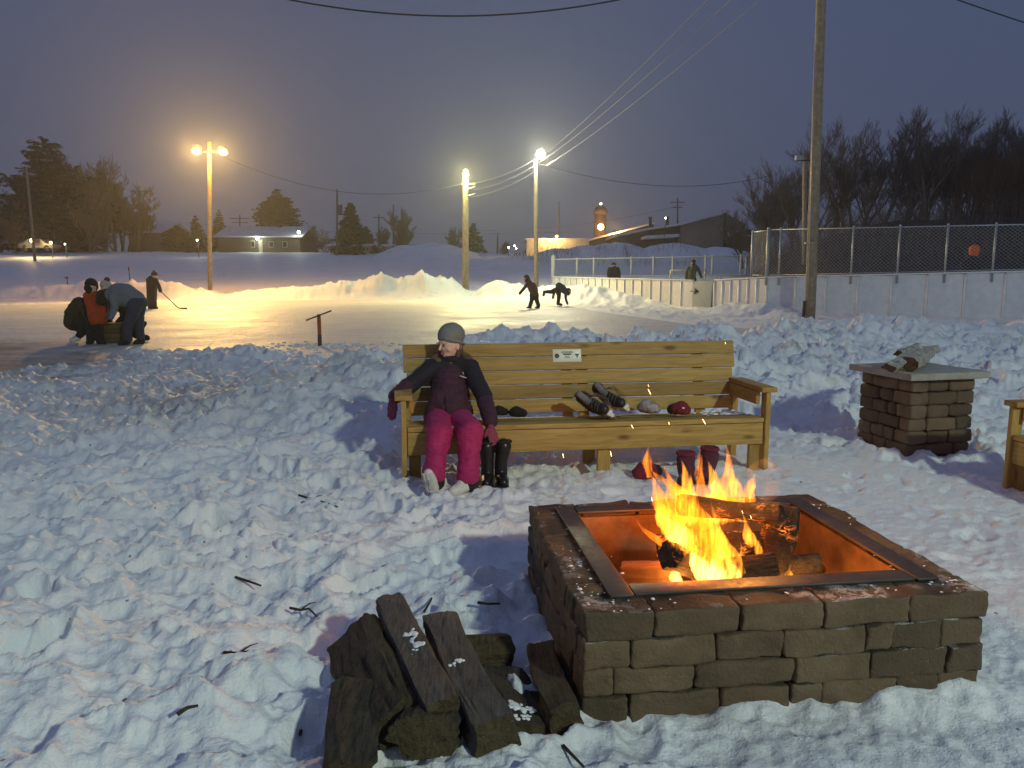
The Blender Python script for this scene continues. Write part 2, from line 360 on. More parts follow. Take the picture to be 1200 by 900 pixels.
def mat_snow():
    t = NT('snow'); co = t.coord('Object')
    big = t.noise(co, .9, 5, .6); fine = t.noise(co, 55, 4, .7); mid = t.noise(co, 14, 5, .65); vf = t.noise(co, 190, 2, .6)
    base = t.mix(t.ramp(big, [(.35, 0), (.7, 1)]), (.78, .80, .83), (.86, .87, .88))
    dirt = t.math('MULTIPLY', t.ramp(t.noise(co, .33, 3), [(.52, 0), (.70, 1)]), t.ramp(t.noise(co, 5.5, 6, .7), [(.5, 0), (.66, 1)]))
    for cx, cy, rr, k in ((-3.6, 9.3, 2.6, .75), (-7.5, 11.6, 2.6, .8), (-1.4, 8.6, 1.3, .5), (.55, 2.2, 1.0, .35), (-12, 12.5, 4, .6)):
        vd = t.n('ShaderNodeVectorMath', operation='DISTANCE'); t.set(vd, 0, co); t.set(vd, 1, (cx, cy, 0)); m_ = t.math('MULTIPLY', t.ramp(t.math('DIVIDE', vd.outputs['Value'], rr * 1.4), [(.2, 1), (1, 0)]), t.ramp(t.noise(co, 3.3, 7, .75), [(.38, 0), (.56, k)])); dirt = t.math('MAXIMUM', dirt, m_)
    base = t.mix(t.math('MULTIPLY', dirt, .8), base, (.17, .14, .11))
    vor = t.n('ShaderNodeTexVoronoi', i_Vector=co, i_Scale=3.1).outputs[0]
    speck = t.math('MULTIPLY', t.math('LESS_THAN', t.math('ADD', vor, t.math('MULTIPLY', t.noise(co, 60, 3), .06)), .062), t.math('GREATER_THAN', t.noise(co, 1.1, 2), .5))
    base = t.mix(t.math('MULTIPLY', speck, .9), base, (.06, .045, .03))
    vor2 = t.n('ShaderNodeTexVoronoi', i_Vector=co, i_Scale=11.0).outputs[0]
    sp2 = t.math('MULTIPLY', t.math('LESS_THAN', t.math('ADD', vor2, t.math('MULTIPLY', t.noise(co, 120, 3), .15)), .15), t.math('GREATER_THAN', t.noise(co, .9, 4, .7), .53))
    base = t.mix(t.math('MULTIPLY', sp2, .75), base, (.09, .07, .05))
    h = t.math('ADD', t.math('MULTIPLY', mid, 1.0), t.math('ADD', t.math('MULTIPLY', fine, .40), t.math('MULTIPLY', vf, .12)))
    return t.pbr(base, t.ramp(fine, [(.3, .45), (.7, .75)]), t.bump(h, .75, .022), Specular_IOR_Level=.35, Sheen_Weight=.1)
SNOW = mat_snow(); GROUND.data.materials.append(SNOW)

def mat_ice():
    t = NT('rink_ice'); co = t.coord('Object')
    n = t.noise(co, .35, 5, .6); st = t.noise(t.mapped(co, (1.0, 5.0, 1), (0, 0, .4)), .8, 6, .7); fine = t.noise(co, 7, 5, .7)
    base = t.mix(t.ramp(st, [(.35, 0), (.65, 1)]), (.50, .50, .49), (.72, .71, .68))
    # worn, wet slush along the near left shore
    sp = t.n('ShaderNodeSeparateXYZ', i_0=co); d = t.math('ADD', sp.outputs[1], t.math('MULTIPLY', sp.outputs[0], .62))
    d = t.math('ADD', d, t.math('MULTIPLY', t.math('SUBTRACT', n, .5), 9.0)); w = t.n('ShaderNodeMapRange', interpolation_type='SMOOTHSTEP'); t.set(w, 0, d); t.set(w, 1, 12.5); t.set(w, 2, 7.5)
    slush = w.outputs[0]
    dirty = t.mix(t.ramp(t.noise(co, 1.4, 6, .7), [(.35, 0), (.65, 1)]), (.16, .14, .12), (.40, .37, .33))
    base = t.mix(slush, base, dirty)
    grey = t.math('MULTIPLY', t.ramp(sp.outputs[0], [(.0, 0), (1, 1)]), 1.0)
    ro = t.math('ADD', t.ramp(n, [(.3, .38), (.7, .60)]), t.math('MULTIPLY', fine, .16))
    h = t.math('ADD', t.math('MULTIPLY', t.noise(co, 1.7, 6, .65), 1.0), t.math('MULTIPLY', fine, .35))
    return t.pbr(base, ro, t.bump(h, .8, .06), Specular_IOR_Level=.5)
ICE = mat_ice()
def sheet(name, poly, z, mat, step=1.0):
    me = bpy.data.meshes.new(name); me.from_pydata([(x, y, z) for x, y in poly], [], [tuple(range(len(poly)))]); me.update(); me.materials.append(mat)
    o = bpy.data.objects.new(name, me); COL.objects.link(o); return o
EXT = [(x, y + (1.2 if y > 30 else -1.6)) for x, y in RINK]
ice = sheet('ice', list(reversed(EXT)), 0.0, ICE); kind(ice, 'structure')
hice = sheet('hockey_ice', list(HOCK), .46, plain('hockey_ice', (.75, .77, .78), .4, .08, 3, .3, .02)); kind(hice, 'structure')
pl = sheet('snow_plain', [(-450, -60), (450, -60), (450, 520), (-450, 520)], -.45, SNOW); kind(pl, 'structure')
# ------------------------------------------------------------------ materials of the near things
def mat_stone(name, lo, hi, snowy=False):
    t = NT(name); co = t.coord(); g = t.n('ShaderNodeNewGeometry'); rnd = g.outputs['Random Per Island']
    n = t.noise(co, 5, 6, .65); f = t.noise(co, 70, 4, .7)
    c = t.mix(t.ramp(n, [(.3, 0), (.7, 1)]), lo, hi)
    c = t.mix(t.math('MULTIPLY', t.ramp(rnd, [(.35, 0), (1, 1)]), .7), c, tuple(x * .5 for x in lo))
    pale = t.ramp(t.noise(co, 16, 5, .75), [(.60, 0), (.75, 1)]); c = t.mix(t.math('MULTIPLY', pale, .35), c, tuple(min(1, x * 1.8) for x in hi))
    if snowy:
        up = t.n('ShaderNodeSeparateXYZ', i_0=g.outputs['Normal']).outputs[2]
        m = t.math('MULTIPLY', t.ramp(up, [(.75, 0), (.9, 1)]), t.math('MULTIPLY', t.ramp(t.noise(co, 2.3, 3), [(.56, 0), (.60, 1)]), t.ramp(t.noise(co, 26, 5, .8), [(.47, 0), (.52, 1)])))
        c = t.mix(t.math('MULTIPLY', m, .85), c, (.62, .62, .62))
        s = t.math('MULTIPLY', t.ramp(up, [(.75, 0), (.9, 1)]), t.ramp(t.noise(co, 3.1, 5, .7), [(.42, 0), (.60, 1)])); c = t.mix(t.math('MULTIPLY', s, .85), c, (.022, .019, .016))
    return t.pbr(c, .85, t.bump(t.math('ADD', t.math('MULTIPLY', n, .8), f), .9, .010))
STONE = mat_stone('fire_pit_paver', (.100, .066, .036), (.190, .130, .074), True)
STONE2 = mat_stone('pillar_paver', (.098, .066, .041), (.178, .124, .076))
JOINT = plain('joint_earth', (.05, .04, .03), .95)
CAPST = plain('cap_stone', (.30, .285, .25), .8, .2, 9, .5, .004)
def mat_steel(name, lo, hi, rough=.55):
    t = NT(name); co = t.coord(); n = t.noise(co, 4, 7, .7); f = t.noise(co, 40, 4, .7)
    return t.pbr(t.mix(t.ramp(n, [(.35, 0), (.65, 1)]), lo, hi), t.ramp(f, [(.3, rough - .12), (.7, rough + .15)]), t.bump(f, .25, .003), Metallic=.25)
RIM = mat_steel('sooty_steel', (.035, .033, .034), (.075, .066, .06), .5)
LINER = mat_steel('rusty_steel', (.065, .037, .019), (.21, .122, .062), .6)
ASH = plain('ash', (.12, .10, .09), .95, .4, 10, .8, .02)
def mat_wood(name, lo, hi, knot=(.10, .05, .015), axis=0, wear=0.0):
    t = NT(name); co = t.coord(); rnd = t.n('ShaderNodeNewGeometry').outputs['Random Per Island']
    off = t.n('ShaderNodeCombineXYZ', i_0=t.math('MULTIPLY', rnd, 37.0), i_1=t.math('MULTIPLY', rnd, 11.0), i_2=t.math('MULTIPLY', rnd, 23.0)).outputs[0]
    c0 = t.n('ShaderNodeVectorMath', operation='ADD'); t.set(c0, 0, co); t.set(c0, 1, off); co = c0.outputs[0]
    sc = [14, 14, 14]; sc[axis] = 1.1
    g = t.noise(t.mapped(co, tuple(sc)), 2.2, 6, .65, 1.2)
    sc2 = [60, 60, 60]; sc2[axis] = 3; f = t.noise(t.mapped(co, tuple(sc2)), 2, 3)
    c = t.mix(t.ramp(g, [(.3, 0), (.7, 1)]), lo, hi); c = t.mix(t.math('MULTIPLY', t.ramp(rnd, [(.3, 0), (1, 1)]), .6), c, tuple(x * .5 for x in lo))
    ks = [9, 9, 9]; ks[axis] = 3.4
    v = t.n('ShaderNodeTexVoronoi', i_Vector=t.mapped(co, tuple(ks)), i_Scale=.8).outputs[0]
    k = t.ramp(v, [(.08, 1), (.20, 0)]); c = t.mix(t.math('MULTIPLY', k, .85), c, knot)
    return t.pbr(c, t.ramp(f, [(.3, .55), (.7, .75)]), t.bump(t.math('ADD', f, t.math('MULTIPLY', g, .6)), .35, .004), Specular_IOR_Level=.3)
WOOD = mat_wood('treated_pine', (.29, .175, .045), (.52, .36, .115))
WOODY = mat_wood('treated_pine_cross', (.26, .145, .036), (.44, .275, .085), axis=1)
WOODZ = mat_wood('treated_pine_upright', (.29, .175, .045), (.49, .33, .10), axis=2)
def mat_bark(name, lo, hi, moss=(.09, .10, .035), axis=1):
    t = NT(name); co = t.coord(); sc = [22, 22, 22]
    n = t.noise(co, 6, 7, .7, .6); f = t.noise(co, 38, 5, .7); g = t.noise(t.mapped(co, (70, 6, 60)), 1.0, 5, .7, .4)
    c = t.mix(t.ramp(t.math('ADD', t.math('MULTIPLY', n, .5), t.math('MULTIPLY', g, .5)), [(.36, 0), (.64, 1)]), lo, hi); c = t.mix(t.ramp(g, [(.30, .8), (.42, 0)]), c, tuple(x * .3 for x in lo))
    m = t.ramp(t.noise(co, 7, 5, .7), [(.55, 0), (.72, 1)]); c = t.mix(t.math('MULTIPLY', m, .5), c, moss)
    return t.pbr(c, .9, t.bump(t.math('ADD', t.math('ADD', n, g), t.math('MULTIPLY', f, .5)), .9, .022))
BARK = mat_bark('wet_bark', (.018, .014, .010), (.085, .066, .042))
SPLIT = mat_bark('weathered_split_wood', (.050, .045, .040), (.135, .122, .105), (.07, .068, .035))
ENDG = mat_bark('end_grain', (.045, .032, .014), (.115, .085, .036), (.08, .072, .026))
SNOWBIT = plain('snow_clump', (.85, .86, .88), .7, .05, 30, .4, .004)

# ------------------------------------------------------------------ fire pit
PA = math.radians(7.5); PC = Vector((.880, 3.06)); PW, PD, PH = 1.46, 1.22, .40
pit = thing('fire_pit', 'square brown paver fire pit with a sooty steel rim, a fire burning inside it', 'fire pit', (PC.x, PC.y, 0), PA)
def lay_courses(mb, L, D, rows, bh, bd, seed, z0, lens, gap=.006, rr=.014, jit=.006):
    rnd = random.Random(seed)
    for r in range(rows):
        for side in range(4):
            length = L if side % 2 == 0 else D
            span = length - (bd if (r + side) % 2 else -0.0) - (0 if (r + side) % 2 == 0 else 0)
            own_corner = (r + side) % 2 == 0
            a0 = -length / 2 + (0 if own_corner else bd); a1 = length / 2 - (0 if own_corner else bd)
            x = a0
            while x < a1 - .02:
                l = rnd.choice(lens) * rnd.uniform(.92, 1.08)
                if a1 - (x + l) < .09: l = a1 - x
                cx = x + l / 2; out = (D if side % 2 == 0 else L) / 2 - bd / 2 + rnd.uniform(-.005, .006)
                p = {0: (cx, -out), 1: (out, cx), 2: (-cx, out), 3: (-out, -cx)}[side]
                sz = (l - gap, bd, bh - gap * .6) if side % 2 == 0 else (bd, l - gap, bh - gap * .6)
                mb.rbox((p[0], p[1], z0 + bh * (r + .5)), sz, rr * rnd.uniform(.7, 1.3), 7, Matrix.Rotation(rnd.uniform(-.012, .012), 3, 'Z'), jit, rnd.randint(0, 999))
                x += l
m = MB(); lay_courses(m, PW, PD, 5, .1, .165, 4, -.105, [.11, .25, .28, .30, .34], .003, .012, .012)
# odd thin fillers make the coursing irregular, as laid
def local(o, parent):
    o.parent = parent; return o
local(m.build('paver_wall', STONE), pit)
m = MB(); iw, idp = PW - .36, PD - .36; tk = .012
for (c, s) in (((0, -idp / 2, .19), (iw, tk, .38)), ((0, idp / 2, .19), (iw, tk, .38)), ((-iw / 2, 0, .19), (tk, idp - tk * 2.2, .38)), ((iw / 2, 0, .19), (tk, idp - tk * 2.2, .38))): m.box(c, s)
local(sharp(m.build('steel_liner', LINER)), pit)
m = MB(); fw = .085; z = .402
def plate(cx, cy, sx, sy, zz, h=.012): m.rbox((cx, cy, zz), (sx, sy, h), .004, 1)
plate(-iw / 2 - fw / 2 + .02, 0, fw, idp + .16, .405); plate(iw / 2 + fw / 2 - .02, 0, fw, idp + .16, .405)
plate(0, -idp / 2 - .03, iw - .05, .085, .4045); plate(0, idp / 2 + .03, iw - .05, .085, .4045)
local(m.build('steel_rim', RIM), pit)
m = MB(); n = 22
for i in range(n):
    for j in range(n): pass
gxx, gyy = np.meshgrid(np.linspace(-iw / 2 + .01, iw / 2 - .01, 40), np.linspace(-idp / 2 + .01, idp / 2 - .01, 36))
local(grid_mesh('ash_bed', gxx, gyy, .03 + .025 * fbm(gxx * 6, gyy * 6, 3, 4) + .05 * np.exp(-(gxx ** 2 + gyy ** 2) / .05), ASH), pit)
m = MB(); rnd = random.Random(3)
for (cx, cy, sx, sy, k) in ((-.63, -.30, .05, .16, 46), (-.60, -.5, .1, .07, 16), (.60, -.40, .06, .10, 26), (.62, -.52, .07, .05, 14), (-.60, .45, .07, .08, 12), (.64, .30, .05, .22, 12), (0, -.565, .5, .03, 16)):
    for _ in range(k):
        r = rnd.uniform(.002, .0055) * (2.2 if rnd.random() < .1 else 1)
        x = max(-.70, min(.70, rnd.gauss(cx, sx))); y = max(-.6, min(.6, rnd.gauss(cy, sy)))
        m.ball((x, y, .397), (r * rnd.uniform(.8, 1.8), r * rnd.uniform(.8, 1.6), r * .35), 6, 4, Matrix.Rotation(rnd.uniform(0, 3), 3, 'Z'))
o = local(m.build('snow_flakes', SNOWBIT), pit); o['kind'] = 'stuff'

# ------------------------------------------------------------------ logs
def rot_frame(p0, p1, roll):
    y = (Vector(p1) - Vector(p0)).normalized(); x = y.cross(Vector((0, 0, 1))).normalized(); z = x.cross(y)
    R = Matrix((x, y, z)).transposed(); return R @ Matrix.Rotation(roll, 3, 'Y')
def log(name, label, p0, p1, prof, roll=0.0, mats=None, seed=0, bend=.0, rough=.05, n=16, taper=1.0, group=None, knob=None, cat='log'):
    p0, p1 = Vector(p0), Vector(p1); R = rot_frame(p0, p1, roll); L = (p1 - p0).length
    k = 60; n = 22; prof = [Vector((a, b)) for a, b in prof]
    per = [(prof[(i + 1) % len(prof)] - prof[i]).length for i in range(len(prof))]; T = sum(per); pts = []
    for q in range(k):
        s = T * q / k; i = 0
        while s > per[i]: s -= per[i]; i += 1
        pts.append(prof[i].lerp(prof[(i + 1) % len(prof)], s / per[i]))
    pts = [sum((pts[(q + d) % k] * w for d, w in ((-1, .25), (0, .5), (1, .25))), Vector((0, 0))) for q in range(k)]
    mb = MB(); vs = []; ny = n * 2
    for j in range(ny + 1):
        t = j / ny; y = t * L
        for q in range(k):
            s = 1 + (taper - 1) * t
            v = Vector((pts[q].x * s + bend * math.sin(PI * t), y, pts[q].y * s))
            d = mnoise.noise(Vector((pts[q].x * 22, y * 3, pts[q].y * 22)) + Vector((seed * 5.1, 0, 0))) * rough + mnoise.noise(Vector((pts[q].x * 70, y * 9, pts[q].y * 70 + seed))) * rough * .45
            big = mnoise.noise(Vector((y * 5 + seed * 3.3, math.atan2(pts[q].y, pts[q].x) * .8, seed))) * .17; fur = mnoise.noise(Vector((pts[q].x * 130, y * 4, pts[q].y * 130 + seed * 9))) * .085
            v.x *= 1 + d * 4 + big + fur; v.z *= 1 + d * 4 + big + fur
            if j in (0, ny): v.y += mnoise.noise(Vector((pts[q].x * 30 + seed, pts[q].y * 30, 0))) * .012; v.x *= .96; v.z *= .96
            vs.append(p0 + R @ v)
    fs = []; mi = []
    for j in range(ny):
        for q in range(k):
            a = j * k + q; b = j * k + (q + 1) % k; fs.append((a, a + k, b + k, b))
    mb.add(vs, fs, 0)
    for e, ring in ((0, 0), (1, ny)):                 # end grain
        c = sum((vs[ring * k + q] for q in range(k)), Vector()) / k
        mid = [c.lerp(vs[ring * k + q], .55) + (R @ Vector((0, mnoise.noise(vs[ring * k + q] * 25) * .006, 0))) for q in range(k)]
        ev = [vs[ring * k + q] for q in range(k)] + mid + [c]; ef = []
        for q in range(k):
            r = (q + 1) % k; f1 = (q, r, k + r, k + q); f2 = (k + q, k + r, 2 * k)
            ef += [f1, f2] if e == 0 else [tuple(reversed(f1)), tuple(reversed(f2))]
        mb.add(ev, ef, 1)
    if knob is not None: 
        kp = [p0 + R @ Vector(q) for q in knob[0]]; mb.tube(kp, knob[1], 12, noise=.25, seed=seed)
    o = mb.build(name, mats or [BARK, ENDG]); sharp(o, 50)
    return tag(o, label, cat, group)
def circ(r, sx=1, sy=1, n=14, seed=0): return [(r * sx * math.cos(2 * PI * i / n) * (1 + .08 * math.sin(3 * i + seed)), r * sy * math.sin(2 * PI * i / n) * (1 + .08 * math.cos(2 * i + seed))) for i in range(n)]
def quad(w, h, k=.15): return [(-w / 2, -h / 2), (w / 2, -h / 2 + h * k), (w / 2 - w * .06, h / 2), (-w / 2 + w * .1, h / 2 - h * k)]
def tri(w, h): return [(-w / 2, -h / 2), (w / 2, -h / 2), (w * .12, h / 2), (-w * .2, h / 2 * .9)]
GW = 'firewood heaped on the snow beside the pit'
log('firewood_log', 'grey plank-like split log reaching highest on the snowy woodpile', P(458, 706, 2.80), P(520, 832, 2.16), quad(.125, .085), .25, [SPLIT, ENDG], 1, .0, .03, group=GW)
log('firewood_log', 'long dark square ended log just right of the grey plank-like log', P(518, 735, 2.70), P(582, 862, 2.10), quad(.145, .135, .1), .15, [SPLIT, ENDG], 2, .01, .03, group=GW)
log('firewood_log', 'broad mossy bark log with a broken branch stub on its left side', P(428, 742, 2.75), P(474, 846, 2.20), tri(.25, .17), -.3, [BARK, ENDG], 3, .01, .07, group=GW, knob=([(-.07, .14, -.01), (-.125, .15, -.01), (-.155, .16, .0), (-.175, .175, .005)], [.05, .036, .030, .014]))
log('firewood_log', 'thin upright split log leaning at the outer left edge of the woodpile', P(412, 806, 2.34), P(403, 905, 2.02), tri(.15, .12), .9, [BARK, ENDG], 4, .01, .07, group=GW)
log('firewood_log', 'short dark log showing its sawn face under the raised logs of the woodpile', P(520, 812, 2.42), P(496, 862, 2.12), circ(.098, 1.15, .8, seed=2), 0, [BARK, ENDG], 5, .0, .06, group=GW)
log('firewood_log', 'short yellowish round log lying crosswise at the far side of the woodpile', P(540, 768, 2.72), P(596, 764, 2.78), circ(.075, 1, .95, seed=4), 0, [ENDG, ENDG], 6, .0, .05, group=GW)
log('firewood_log', 'flat broad log with a patch of snow lying low between woodpile and pit', P(592, 792, 2.62), P(628, 862, 2.26), quad(.20, .10, .2), -.1, [BARK, ENDG], 7, .0, .06, group=GW)
log('firewood_log', 'dark charred looking log leaning alone against the left corner of the fire pit', P(637, 768, 2.76), P(664, 846, 2.26), quad(.115, .13, .1), .2, [BARK, ENDG], 8, .01, .06, group=GW)
for nm, spots in (('firewood_log', ((480, 742, .022), (488, 757, .026), (484, 749, .012))), ('firewood_log.001', ((536, 776, .016),)), ('firewood_log.006', ((606, 828, .035), (618, 832, .022), (612, 840, .02)))):
    host = bpy.data.objects[nm]; dgx = bpy.context.evaluated_depsgraph_get(); m = MB()
    for px, py, r in spots:
        rr = ray(px, py).normalized(); ok, hit, nn, _i = host.ray_cast(Vector((0, 0, CH)), rr)
        if ok:
            fr = nn.to_track_quat('Z', 'Y').to_matrix(); rz_ = random.Random(px)
            for _k in range(12): s_ = r * rz_.uniform(.18, .5); m.ball(hit + fr @ Vector((rz_.gauss(0, r * .45), rz_.gauss(0, r * .7), 0)), (s_ * rz_.uniform(.8, 1.5), s_, s_ * .4), 7, 4, fr @ Matrix.Rotation(rz_.uniform(0, 3), 3, 'Z'))
    if m.v: sd_ = m.build('snow_dab', SNOWBIT, host)
# ------------------------------------------------------------------ burning logs
def mat_char():
    t = NT('charred_wood'); co = t.coord(); n = t.noise(co, 9, 6, .7); v = t.math('ABSOLUTE', t.math('SUBTRACT', t.noise(t.mapped(co, (16, 22, 60)), 1.0, 5, .65, .8), .5))
    c = t.ramp(n, [(.35, (.006, .005, .004)), (.7, (.030, .022, .016))])
    glow = t.math('MULTIPLY', t.ramp(v, [(.0, 1), (.035, 0)]), t.ramp(t.noise(co, 5.5, 3), [(.56, 0), (.68, 1)]))
    p = t.n('ShaderNodeBsdfPrincipled'); t.set(p, 'Base Color', c); t.set(p, 'Roughness', .9); t.set(p, 'Normal', t.bump(t.math('ADD', t.ramp(v, [(0, 0), (.05, 1)]), n), .8, .012))
    t.set(p, 'Emission Color', (1, .22, .03)); t.set(p, 'Emission Strength', t.math('MULTIPLY', glow, 3.5))
    t.t.links.new(p.outputs[0], t.out.inputs[0]); return t.mat
CHAR = mat_char()
log('burning_log', 'long charred log burning across the top of the stacked fire', P(796, 590, 3.24), P(915, 603, 3.04), circ(.046, 1, .9), .3, [CHAR, CHAR], 11, .01, .07)
log('burning_log', 'thick charred log propped upright at the right end of the fire', P(904, 668, 3.05), P(918, 592, 3.12), circ(.058, 1.1, .8, seed=3), .6, [CHAR, CHAR], 12, .0, .07)
log('burning_log', 'charred log in the middle of the fire under the top log', P(770, 640, 3.18), P(905, 636, 3.10), circ(.052, 1, 1, seed=1), .1, [CHAR, CHAR], 13, .0, .07)
log('burning_log', 'low charred log at the front of the fire nearest the pit rim', P(845, 672, 2.96), P(905, 664, 3.02), circ(.060, 1, 1, seed=6), 0, [CHAR, CHAR], 14, .0, .06)
log('burning_log', 'round unburnt log end sticking out on the right of the fire', P(880, 668, 3.14), P(962, 660, 3.12), circ(.042, 1, 1, seed=7), 0, [BARK, ENDG], 15, .0, .04)
log('burning_log', 'blocky log glowing orange in the left corner of the pit', P(728, 676, 3.16), P(800, 676, 3.1), quad(.11, .12, .03), 0, [LINER, LINER], 16, .0, .02)
log('burning_log', 'small charred log lying under the flames left of the middle', P(785, 650, 2.92), P(828, 668, 3.2), circ(.058, 1, 1, seed=9), .4, [CHAR, CHAR], 17, .0, .07)

# ------------------------------------------------------------------ flames, each a closed tapering body of glowing gas
def mat_flame(name, col, st, seed=0):
    t = NT(name); co = t.coord(); n = t.noise(t.mapped(co, (46, 46, 7)), 1.0, 4, .6, 1.2)
    e = t.n('ShaderNodeEmission', i_Color=col, i_Strength=t.math('MULTIPLY', t.ramp(n, [(.42, .02), (.66, 2.2)]), st))
    ab = t.n('ShaderNodeVolumeAbsorption', i_Color=(1, .45, .08), i_Density=7.0); ad = t.n('ShaderNodeAddShader'); t.t.links.new(e.outputs[0], ad.inputs[0]); t.t.links.new(ab.outputs[0], ad.inputs[1])
    t.t.links.new(ad.outputs[0], t.out.inputs['Volume'])
    return t.mat
FO = mat_flame('flame_orange', (1, .25, .012), 24); FY = mat_flame('flame_yellow', (1, .36, .03), 34); FW = mat_flame('flame_white', (1, .50, .09), 70)
fire = thing('campfire', 'blazing orange and yellow campfire flames rising from charred logs in the pit', 'fire', (.88, 3.05, .1))
def flame(p0, p1, w, mat, seed, lean=0.0, thick=.5):
    rnd = random.Random(seed); p0, p1 = Vector(p0), Vector(p1); n = 16; seg = 12; mb = MB(); pts = []; rad = []
    side = Vector((1, 0, 0)); L = (p1 - p0).length; ph = rnd.uniform(0, 6)
    for i in range(n + 1):
        t = i / n
        q = p0.lerp(p1, t) + side * (lean * math.sin(PI * t) * L + .055 * L * math.sin(ph + t * 5.5) * t) + Vector((0, .04 * L * math.sin(ph * 2 + t * 4), 0))
        pts.append(q); rad.append(max(.0015, w * (math.sin(PI * min(1, (t + .12) ** .7)) ** .9 * (1 - t * .55) * (1 + .25 * math.sin(ph * 3 + t * 9)))))
    rad[-1] = .001
    mb.tube(pts, rad, seg, True, 0, thick, .45, seed)
    return mb.build('flame', mat, fire)
rnd = random.Random(21); fl = 0
FL = [
    ((832, 694, 2.93), (806, 640, 2.95), .085, FW, 0), ((852, 694, 2.95), (842, 632, 2.98), .085, FW, 0), ((868, 692, 2.98), (858, 645, 3.0), .06, FW, 0), ((842, 690, 2.92), (836, 650, 2.95), .07, FW, 0), ((796, 692, 2.95), (788, 652, 2.97), .036, FW, 0),
    ((848, 690, 2.95), (822, 590, 3.0), .085, FY, .06), ((862, 688, 2.98), (826, 578, 3.02), .06, FY, .05), ((835, 690, 2.96), (806, 610, 3.0), .06, FY, -.03), ((790, 672, 2.98), (778, 632, 2.98), .026, FY, .1), ((873, 692, 3.0), (862, 630, 3.0), .04, FY, .05),
    ((806, 642, 3.0), (768, 582, 3.05), .095, FY, -.06), ((820, 640, 3.0), (788, 568, 3.05), .085, FO, 0), ((796, 634, 3.02), (762, 572, 3.05), .075, FO, .05), ((815, 662, 2.97), (746, 606, 3.0), .034, FO, -.12), ((800, 640, 3.0), (776, 600, 3.02), .06, FW, 0),
    ((840, 660, 2.98), (800, 556, 3.05), .085, FO, .04), ((828, 620, 3.0), (772, 552, 3.06), .07, FO, 0), ((850, 690, 2.96), (850, 612, 3.0), .055, FO, 0), ((882, 640, 3.0), (868, 602, 3.02), .035, FY, 0), ((892, 660, 3.02), (884, 624, 3.04), .03, FY, 0), ((925, 690, 3.0), (928, 666, 3.0), .04, FY, 0),
    ((782, 612, 3.26), (764, 545, 3.3), .06, FO, -.04), ((795, 612, 3.26), (780, 540, 3.3), .07, FO, 0), ((808, 612, 3.26), (797, 534, 3.3), .07, FY, 0), ((824, 612, 3.25), (818, 518, 3.3), .065, FO, .03), ((838, 612, 3.25), (830, 536, 3.3), .075, FY, 0), ((854, 612, 3.24), (850, 524, 3.3), .07, FO, -.03), ((868, 610, 3.24), (860, 540, 3.28), .065, FY, 0), ((882, 610, 3.22), (878, 548, 3.26), .05, FO, 0), ((816, 610, 3.26), (806, 548, 3.3), .05, FY, 0), ((848, 610, 3.25), (842, 546, 3.3), .05, FY, 0), ((802, 580, 3.26), (764, 552, 3.3), .04, FO, -.1),
    ((761, 560, 3.3), (759, 518, 3.3), .034, FO, 0), ((862, 592, 3.22), (842, 512, 3.28), .035, FO, .06), ((880, 585, 3.2), (886, 552, 3.24), .03, FY, 0)]
for (b, tip, w, mt, ln) in FL: fl += 1; flame(P(*b), P(tip[0] - (2 if fl > 3 else 0), tip[1] - 6, tip[2]), w * 1.18, mt, fl, ln, .55)
EMB = emit('spark', (1, .55, .2), 9)
for i, (px, py, d) in enumerate(((741, 500, 3.4), (784, 496, 3.4), (825, 494, 3.5), (660, 534, 3.3), (716, 532, 3.3), (760, 452, 3.5), (761, 459, 3.5), (850, 402, 3.4), (764, 585, 3.0), (870, 600, 2.96), (880, 606, 2.96))):
    a = random.Random(i).uniform(.2, 1.0); q = P(px, py, d)
    k_ = random.Random(i + 50).uniform(.35, 1.15); mb = MB().tube([q + Vector((-.007 * a, 0, .011)) * k_, q, q + Vector((.007 * a, 0, -.011)) * k_], [.0006, .0014 * k_, .0006], 6)
    tag(mb.build('spark', EMB), 'tiny glowing spark drifting above the fire pit', 'spark', 'sparks flying above the fire')
def mat_smoke():
    t = NT('smoke'); co = t.coord(); n = t.noise(co, 9, 4, .6, .4); pv = t.n('ShaderNodeVolumePrincipled', i_Color=(.85, .78, .74)); t.set(pv, 'Density', t.math('MULTIPLY', t.ramp(n, [(.46, 0), (.66, 1)]), 2.4))
    t.t.links.new(pv.outputs[0], t.out.inputs['Volume']); return t.mat
mb = MB(); q0, q1 = P(885, 592, 3.2), P(893, 540, 3.25)
mb.tube([q0, q0.lerp(q1, .35) + Vector((.02, 0, 0)), q0.lerp(q1, .7) + Vector((.03, .02, 0)), q1 + Vector((0, .02, 0))], [.03, .085, .11, .03], 14, True, 0, .8, .3, 5)
kind(tag(mb.build('smoke', mat_smoke()), 'small puff of pale smoke drifting off the top log', 'smoke'), 'stuff')

